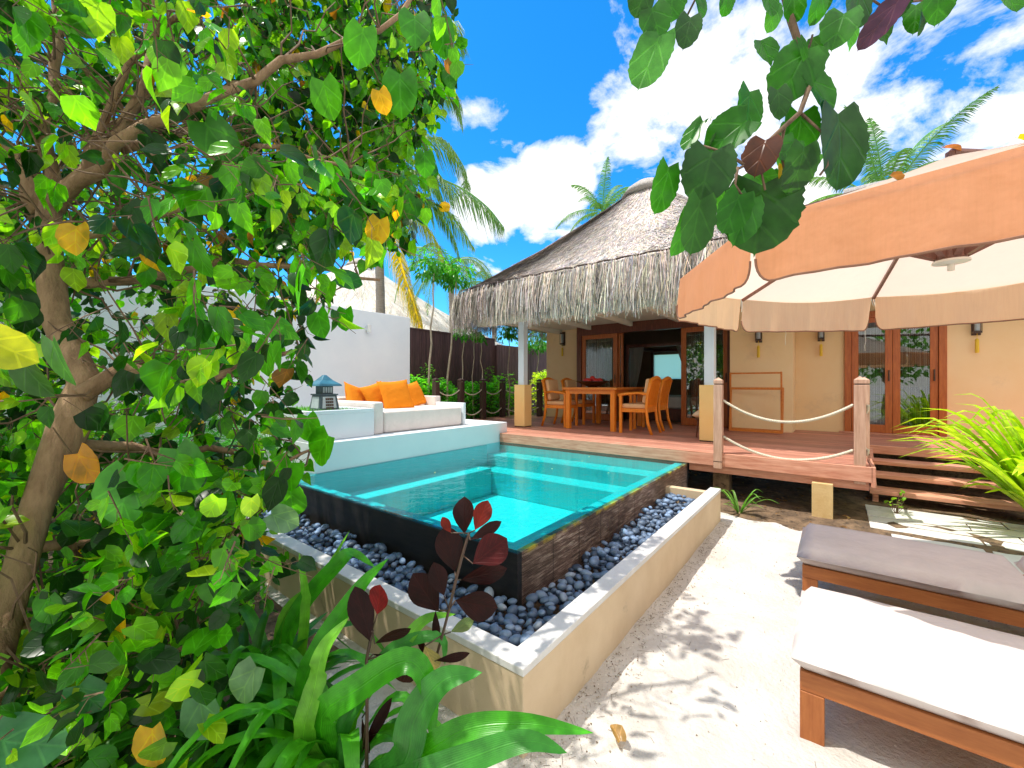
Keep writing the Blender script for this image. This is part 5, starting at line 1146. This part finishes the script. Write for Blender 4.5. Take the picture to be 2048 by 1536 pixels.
q = at(900, 530, 17); z_ = q.z; q.z = 0; palm(q, (q.x, q.y, z_), 15, 3.2, 'coconut palm with greyish drooping fronds left of the thatched roof', (.13, .27, .06), droop=1.8)
q = at(985, 575, 21); z_ = q.z; q.z = 0; palm(q, (q.x, q.y, z_), 14, 2.8, 'low distant coconut palm just above the left slope of the thatched roof', (.15, .30, .05), droop=1.5)
q = at(1205, 425, 16); z_ = q.z; q.z = 0; palm(q, (q.x, q.y, z_), 14, 2.1, 'coconut palm peeping over the thatched roof left of its peak', (.13, .30, .05), droop=1.1, elev=(-.1, 1.3))
q = at(1770, 410, 15); z_ = q.z; q.z = 0; palm(q, (q.x, q.y, z_), 11, 3.6, 'coconut palm with upright fronds rising behind the umbrella', (.12, .26, .05), droop=.9, elev=(.3, 1.35), lw=.032, extra=((AX * .55 + Vector((0, 0, 1)), 3.9, 1.3, (.13, .28, .05)), (-AX * .25 + Vector((0, 0, 1)), 3.9, .6, (.12, .27, .05))))
q = at(300, 250, 17); q.z = 0; palm(q, (q.x, q.y, 9), 14, 3.4, 'coconut palm far left, hidden behind the big leafy tree')
# ---- feather palm beside the white wall
t_ = thing('areca_palm', 'young feather palm with fine fronds against the white wall beside the big tree', 'palm', (-.6, 4.9, .1)); 
for k in range(11):
    a = k * .57; mb = MB(); frond(mb, Vector((-.6, 4.9, .2)), Vector((math.cos(a) * .5, math.sin(a) * .4, 1.2)), rnd.uniform(2.0, 2.7), 2.2, var((.07, .32, .06), .2), W=.5, n=36, lw=.012); mb.build('frond', M['pleaf'], t_)

# ---- shrubs, slender trees and backdrop
def shrub(base, rx, ry, h, n, c, label, ls=.07, cat='shrub', name='shrub', group=None, stems=14, z0=.1, mat='leaf'):
    t_ = thing(name, label, cat, base, group); B = Vector(base); mb = MB(); st_ = MB()
    for k in range(stems):
        a = rnd.uniform(0, 6.28); e = B + Vector((rx * .7 * math.cos(a), ry * .7 * math.sin(a), h * rnd.uniform(.5, 1.0))); st_.tube(wob(B, e, 4, .03), [.010, .008, .006, .005, .003], 4, caps=False)
    for k in range(n):
        a, r = rnd.uniform(0, 6.28), rnd.random() ** .4; zz = rnd.random() ** .8; k_ = 1 - .55 * zz ** 2
        p = B + Vector((rx * r * k_ * math.cos(a), ry * r * k_ * math.sin(a), z0 + (h - z0) * zz)) + rv(.06)
        if noise.noise(p * 2.6) < -.18: continue
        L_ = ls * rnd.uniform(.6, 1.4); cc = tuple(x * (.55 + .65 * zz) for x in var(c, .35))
        leaf(mb, p, Vector((math.cos(a), math.sin(a), rnd.uniform(-.7, .7))), rv(.7) + Vector((0, 0, 1)), L_, L_ * .55, cc, ovate, 3, .2, .2)
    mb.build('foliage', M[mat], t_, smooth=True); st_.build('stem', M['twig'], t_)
GS = 'shrubs in front of the fence'
labs = ['leafy green shrub right behind the daybed pillows', 'green shrub between the first two dark posts', 'green shrub in front of the dark fence, behind the second dark post', 'green shrub in front of the dark fence, behind the third dark post', 'sunlit green shrub left of the left pillar', 'sunlit yellow-green shrub between the pillar and the beige wall']
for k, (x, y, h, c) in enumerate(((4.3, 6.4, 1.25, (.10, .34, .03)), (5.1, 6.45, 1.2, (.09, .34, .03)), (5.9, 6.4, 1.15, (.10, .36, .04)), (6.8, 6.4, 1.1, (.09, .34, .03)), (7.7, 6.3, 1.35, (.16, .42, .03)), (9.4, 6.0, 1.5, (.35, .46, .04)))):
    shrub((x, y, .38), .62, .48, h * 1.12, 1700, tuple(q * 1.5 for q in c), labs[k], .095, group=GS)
for k, (x, y, h) in enumerate(((4.9, 6.55, 1.7), (6.3, 6.6, 1.3), (7.3, 6.6, 1.7))):
    shrub((x, y, .38), .22, .2, h, 260, (.12, .36, .04), ['tall wispy shrub against the dark fence near the white wall', 'thin wispy shrub in the middle of the dark fence', 'tall wispy shrub by the end of the dark fence'][k], .07, group=GS)
shrub((3.2, 5.62, .86), .22, .2, .55, 160, (.45, .50, .06), 'small yellow-green plant between the daybed and the white wall', .07, z0=.0, cat='plant', name='plant')
def sapling(base, top, r, crown, label, c=(.07, .34, .02)):
    t_ = thing('slender_tree', label, 'tree', base, 'slender young trees in front of the fence'); mb = MB()
    mb.tube(wob(base, top, 9, .035), [r * (1 - .5 * i / 9) for i in range(10)], 7); mb.build('trunk', surf('sapling_bark', (.34, .27, .20), (.52, .44, .34), 9, .8, .2, 30), t_, smooth=True)
    lf = MB(); T = Vector(top)
    for k in range(crown[1]):
        u_ = rv(1).normalized() * crown[0] * rnd.random() ** .5; u_.z *= .8; p = T + u_ + Vector((0, 0, crown[0] * .3))
        if noise.noise(p * 3.1) < -.12: continue
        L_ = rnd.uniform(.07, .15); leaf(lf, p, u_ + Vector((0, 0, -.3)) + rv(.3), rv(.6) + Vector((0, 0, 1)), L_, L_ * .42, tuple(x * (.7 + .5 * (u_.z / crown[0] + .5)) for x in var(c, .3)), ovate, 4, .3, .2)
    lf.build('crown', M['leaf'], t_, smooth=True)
def onfence(px_, py_, d_): return tuple(at(px_, py_, d_))
def sap(pxb, pxt, pyt, d_, r, crown, label):
    b = at(pxb, 850, d_); b.z = .4; sapling(tuple(b), tuple(at(pxt, pyt, d_)), r, crown, label)
sap(852, 868, 545, 10.2, .035, (.55, 900), 'slender tree with bushy bright green crown above the white wall end')
sap(886, 912, 560, 10.6, .035, (.5, 700), 'slender tree with darker crown touching the tip of the thatched roof')
sap(920, 928, 672, 10.9, .022, (.28, 170), 'thin forked sapling under the thatch fringe')
sap(945, 948, 676, 11.3, .016, (.25, 140), 'very thin dark sapling under the thatch fringe')
sap(970, 962, 680, 11.2, .022, (.28, 150), 'pale thin sapling with low leaves near the left pillar')
sap(1017, 1016, 672, 11.6, .022, (.36, 260), 'thin sapling with yellow-green leaves just left of the pillar')
sap(1074, 1076, 690, 14.6, .03, (.8, 900), 'sunlit yellow-green sapling seen between the pillar and the beige wall')

# neighbouring house
nb = thing('neighbour_house', 'neighbouring house with pale sunlit thatched roof behind the fence', 'house', (8.5, 15, 0))
mb = MB(); mb.box((4.5, 12.6, 0), (14.5, 18.5, 3.2)); mb.build('wall', M['beige'], nb)
roof(8.4, 15.2, 5.6, 4.3, 0, 3.6, 7.2, 9000, 2600, M['pale_thatch'], .2, nb, cols=((1.25, 1.2, 1.1), (1.5, 1.4, 1.3), (.9, .86, .8)))

def bigtree(base, h, r, n, c, label, ls=.30):
    t_ = thing('broadleaf_tree', label, 'tree', base, 'trees in the background'); B = Vector(base); mb = MB()
    mb.tube(wob(B, B + Vector((0, 0, h * .6)), 5, .1), [.2, .17, .14, .12, .10, .08], 8)
    cs = [B + Vector((rnd.uniform(-r, r) * .6, rnd.uniform(-r, r) * .6, h * rnd.uniform(.45, .95))) for _ in range(9)]
    for q in cs: mb.tube(wob(B + Vector((0, 0, h * .4)), q, 4, .15), [.08, .06, .05, .03, .02], 5)
    mb.build('trunk', M['bark'], t_, smooth=True); lf = MB()
    for k in range(n):
        q = rnd.choice(cs); u_ = rv(1).normalized() * r * .52 * rnd.random() ** .35; u_.z *= .75; p = q + u_
        L_ = ls * rnd.uniform(.6, 1.3); leaf(lf, p, u_ + rv(.5), rv(.8) + Vector((0, 0, 1)), L_, L_ * .6, var(c, .35), ovate, 2, .2, .2)
    lf.build('crown', M['leaf'], t_, smooth=True)
k = 0
for x, y, h, r in ((-1.5, 11, 4.6, 2.4), (2.2, 12.5, 4.4, 2.0), (-5, 8, 5.5, 2.6), (18, 11, 4.2, 2.6), (21, 8, 4.0, 2.4), (15.5, 9.4, 3.4, 1.7), (-7, 3, 5, 2.4)):
    bigtree((x, y, 0), h, r, 1500, (.06, .24, .03), ['bushy tree behind the white wall on the left', 'bushy tree behind the white wall near the coconut palm', 'dense tree behind the big left tree', 'far green tree behind the slat fence', 'farthest green tree behind the slat fence', 'green tree behind the end of the fence near the villa', 'tree beyond the far left of the garden'][k]); k += 1
# planting behind the photographer, mirrored in the glass doors
k = 0
for x, y, h, r in ((-5.5, -7, 4.0, 2.2), (-3, -9.5, 4.4, 2.4), (0.5, -10.5, 4.0, 2.2), (4, -10.5, 4.2, 2.2), (-6.5, -3.5, 4.0, 2.0)):
    bigtree((x, y, 0), h, r, 900, (.09, .28, .03), 'garden tree standing behind the photographer, mirrored in the glass doors', .26); k += 1

# ---- small things on the sand
mb = MB(); hl = at(1240, 1495, 1.83); hl.z = .03; leaf(mb, hl, Vector((.6, .8, .5)), Vector((-.4, -.6, .8)), .075, .06, (.42, .26, .14), heart, 8, .3, .9, .1, 2)
tag(mb.build('dead_leaf', M['leaf'], smooth=True), 'dry curled brown leaf lying alone on the pale sand in front', 'leaf')
mb = MB()
for k in range(2600):
    x, y = rnd.uniform(-1.8, 4.2), rnd.uniform(-4.5, -.62)
    if rnd.random() < .45: x = rnd.uniform(-.8, 3.2); y = -.60 - abs(rnd.gauss(0, .10))
    if rnd.random() < .10: x, y = rnd.uniform(3.2, 5), rnd.uniform(-1.9, -.2)
    z = noise.noise(Vector((x * 1.1, y * 1.1, 0))) * .022 + noise.noise(Vector((x * 3.7, y * 3.7, 3))) * .012 + noise.noise(Vector((x * 8.5, y * 8.5, 6))) * .010 + .003; a = rnd.uniform(0, 6.3)
    if rnd.random() < .25:
        l = rnd.uniform(.01, .05) * (2 if rnd.random() < .05 else 1); d = Vector((math.cos(a), math.sin(a), .05)); mb.tube([Vector((x, y, z)), Vector((x, y, z)) + d * l], .0009, 3, (.16, .11, .07))
    else:
        s_ = rnd.uniform(.0025, .007); k_ = rnd.choice(((.20, .14, .09), (.40, .32, .24), (.75, .70, .62), (.9, .87, .8)))
        vs = [(x + s_ * math.cos(a + q * 2.1), y + s_ * math.sin(a + q * 2.1), z) for q in range(3)] + [(x, y, z + s_ * .9)]
        mb.add(vs, [(0, 1, 3), (1, 2, 3), (2, 0, 3)], k_)
tag(mb.build('litter', surf('litter', (.9, .9, .9), (1, 1, 1), 9, .9, 0, 9, tint=True)), 'scattered crumbs of coral, twigs and dry leaf bits on the sand', 'debris', kind='stuff')
mb = MB()
for k in range(420):
    x, y = rnd.uniform(3.3, 7.5), rnd.uniform(-3.4, .8)
    if y < -1.9 and x < 5.1: continue
    a = rnd.uniform(0, 6.3); L_ = rnd.uniform(.03, .08); leaf(mb, Vector((x, y, .06)), Vector((math.cos(a), math.sin(a), rnd.uniform(0, .4))), rv(.5) + Vector((0, 0, 1)), L_, L_ * .5, var((.26, .15, .07), .4), ovate, 3, .3, .3)
tag(mb.build('leaf_litter', M['leaf'], smooth=True), 'dry brown leaf litter on the dark soil under the deck', 'leaf litter', kind='stuff')
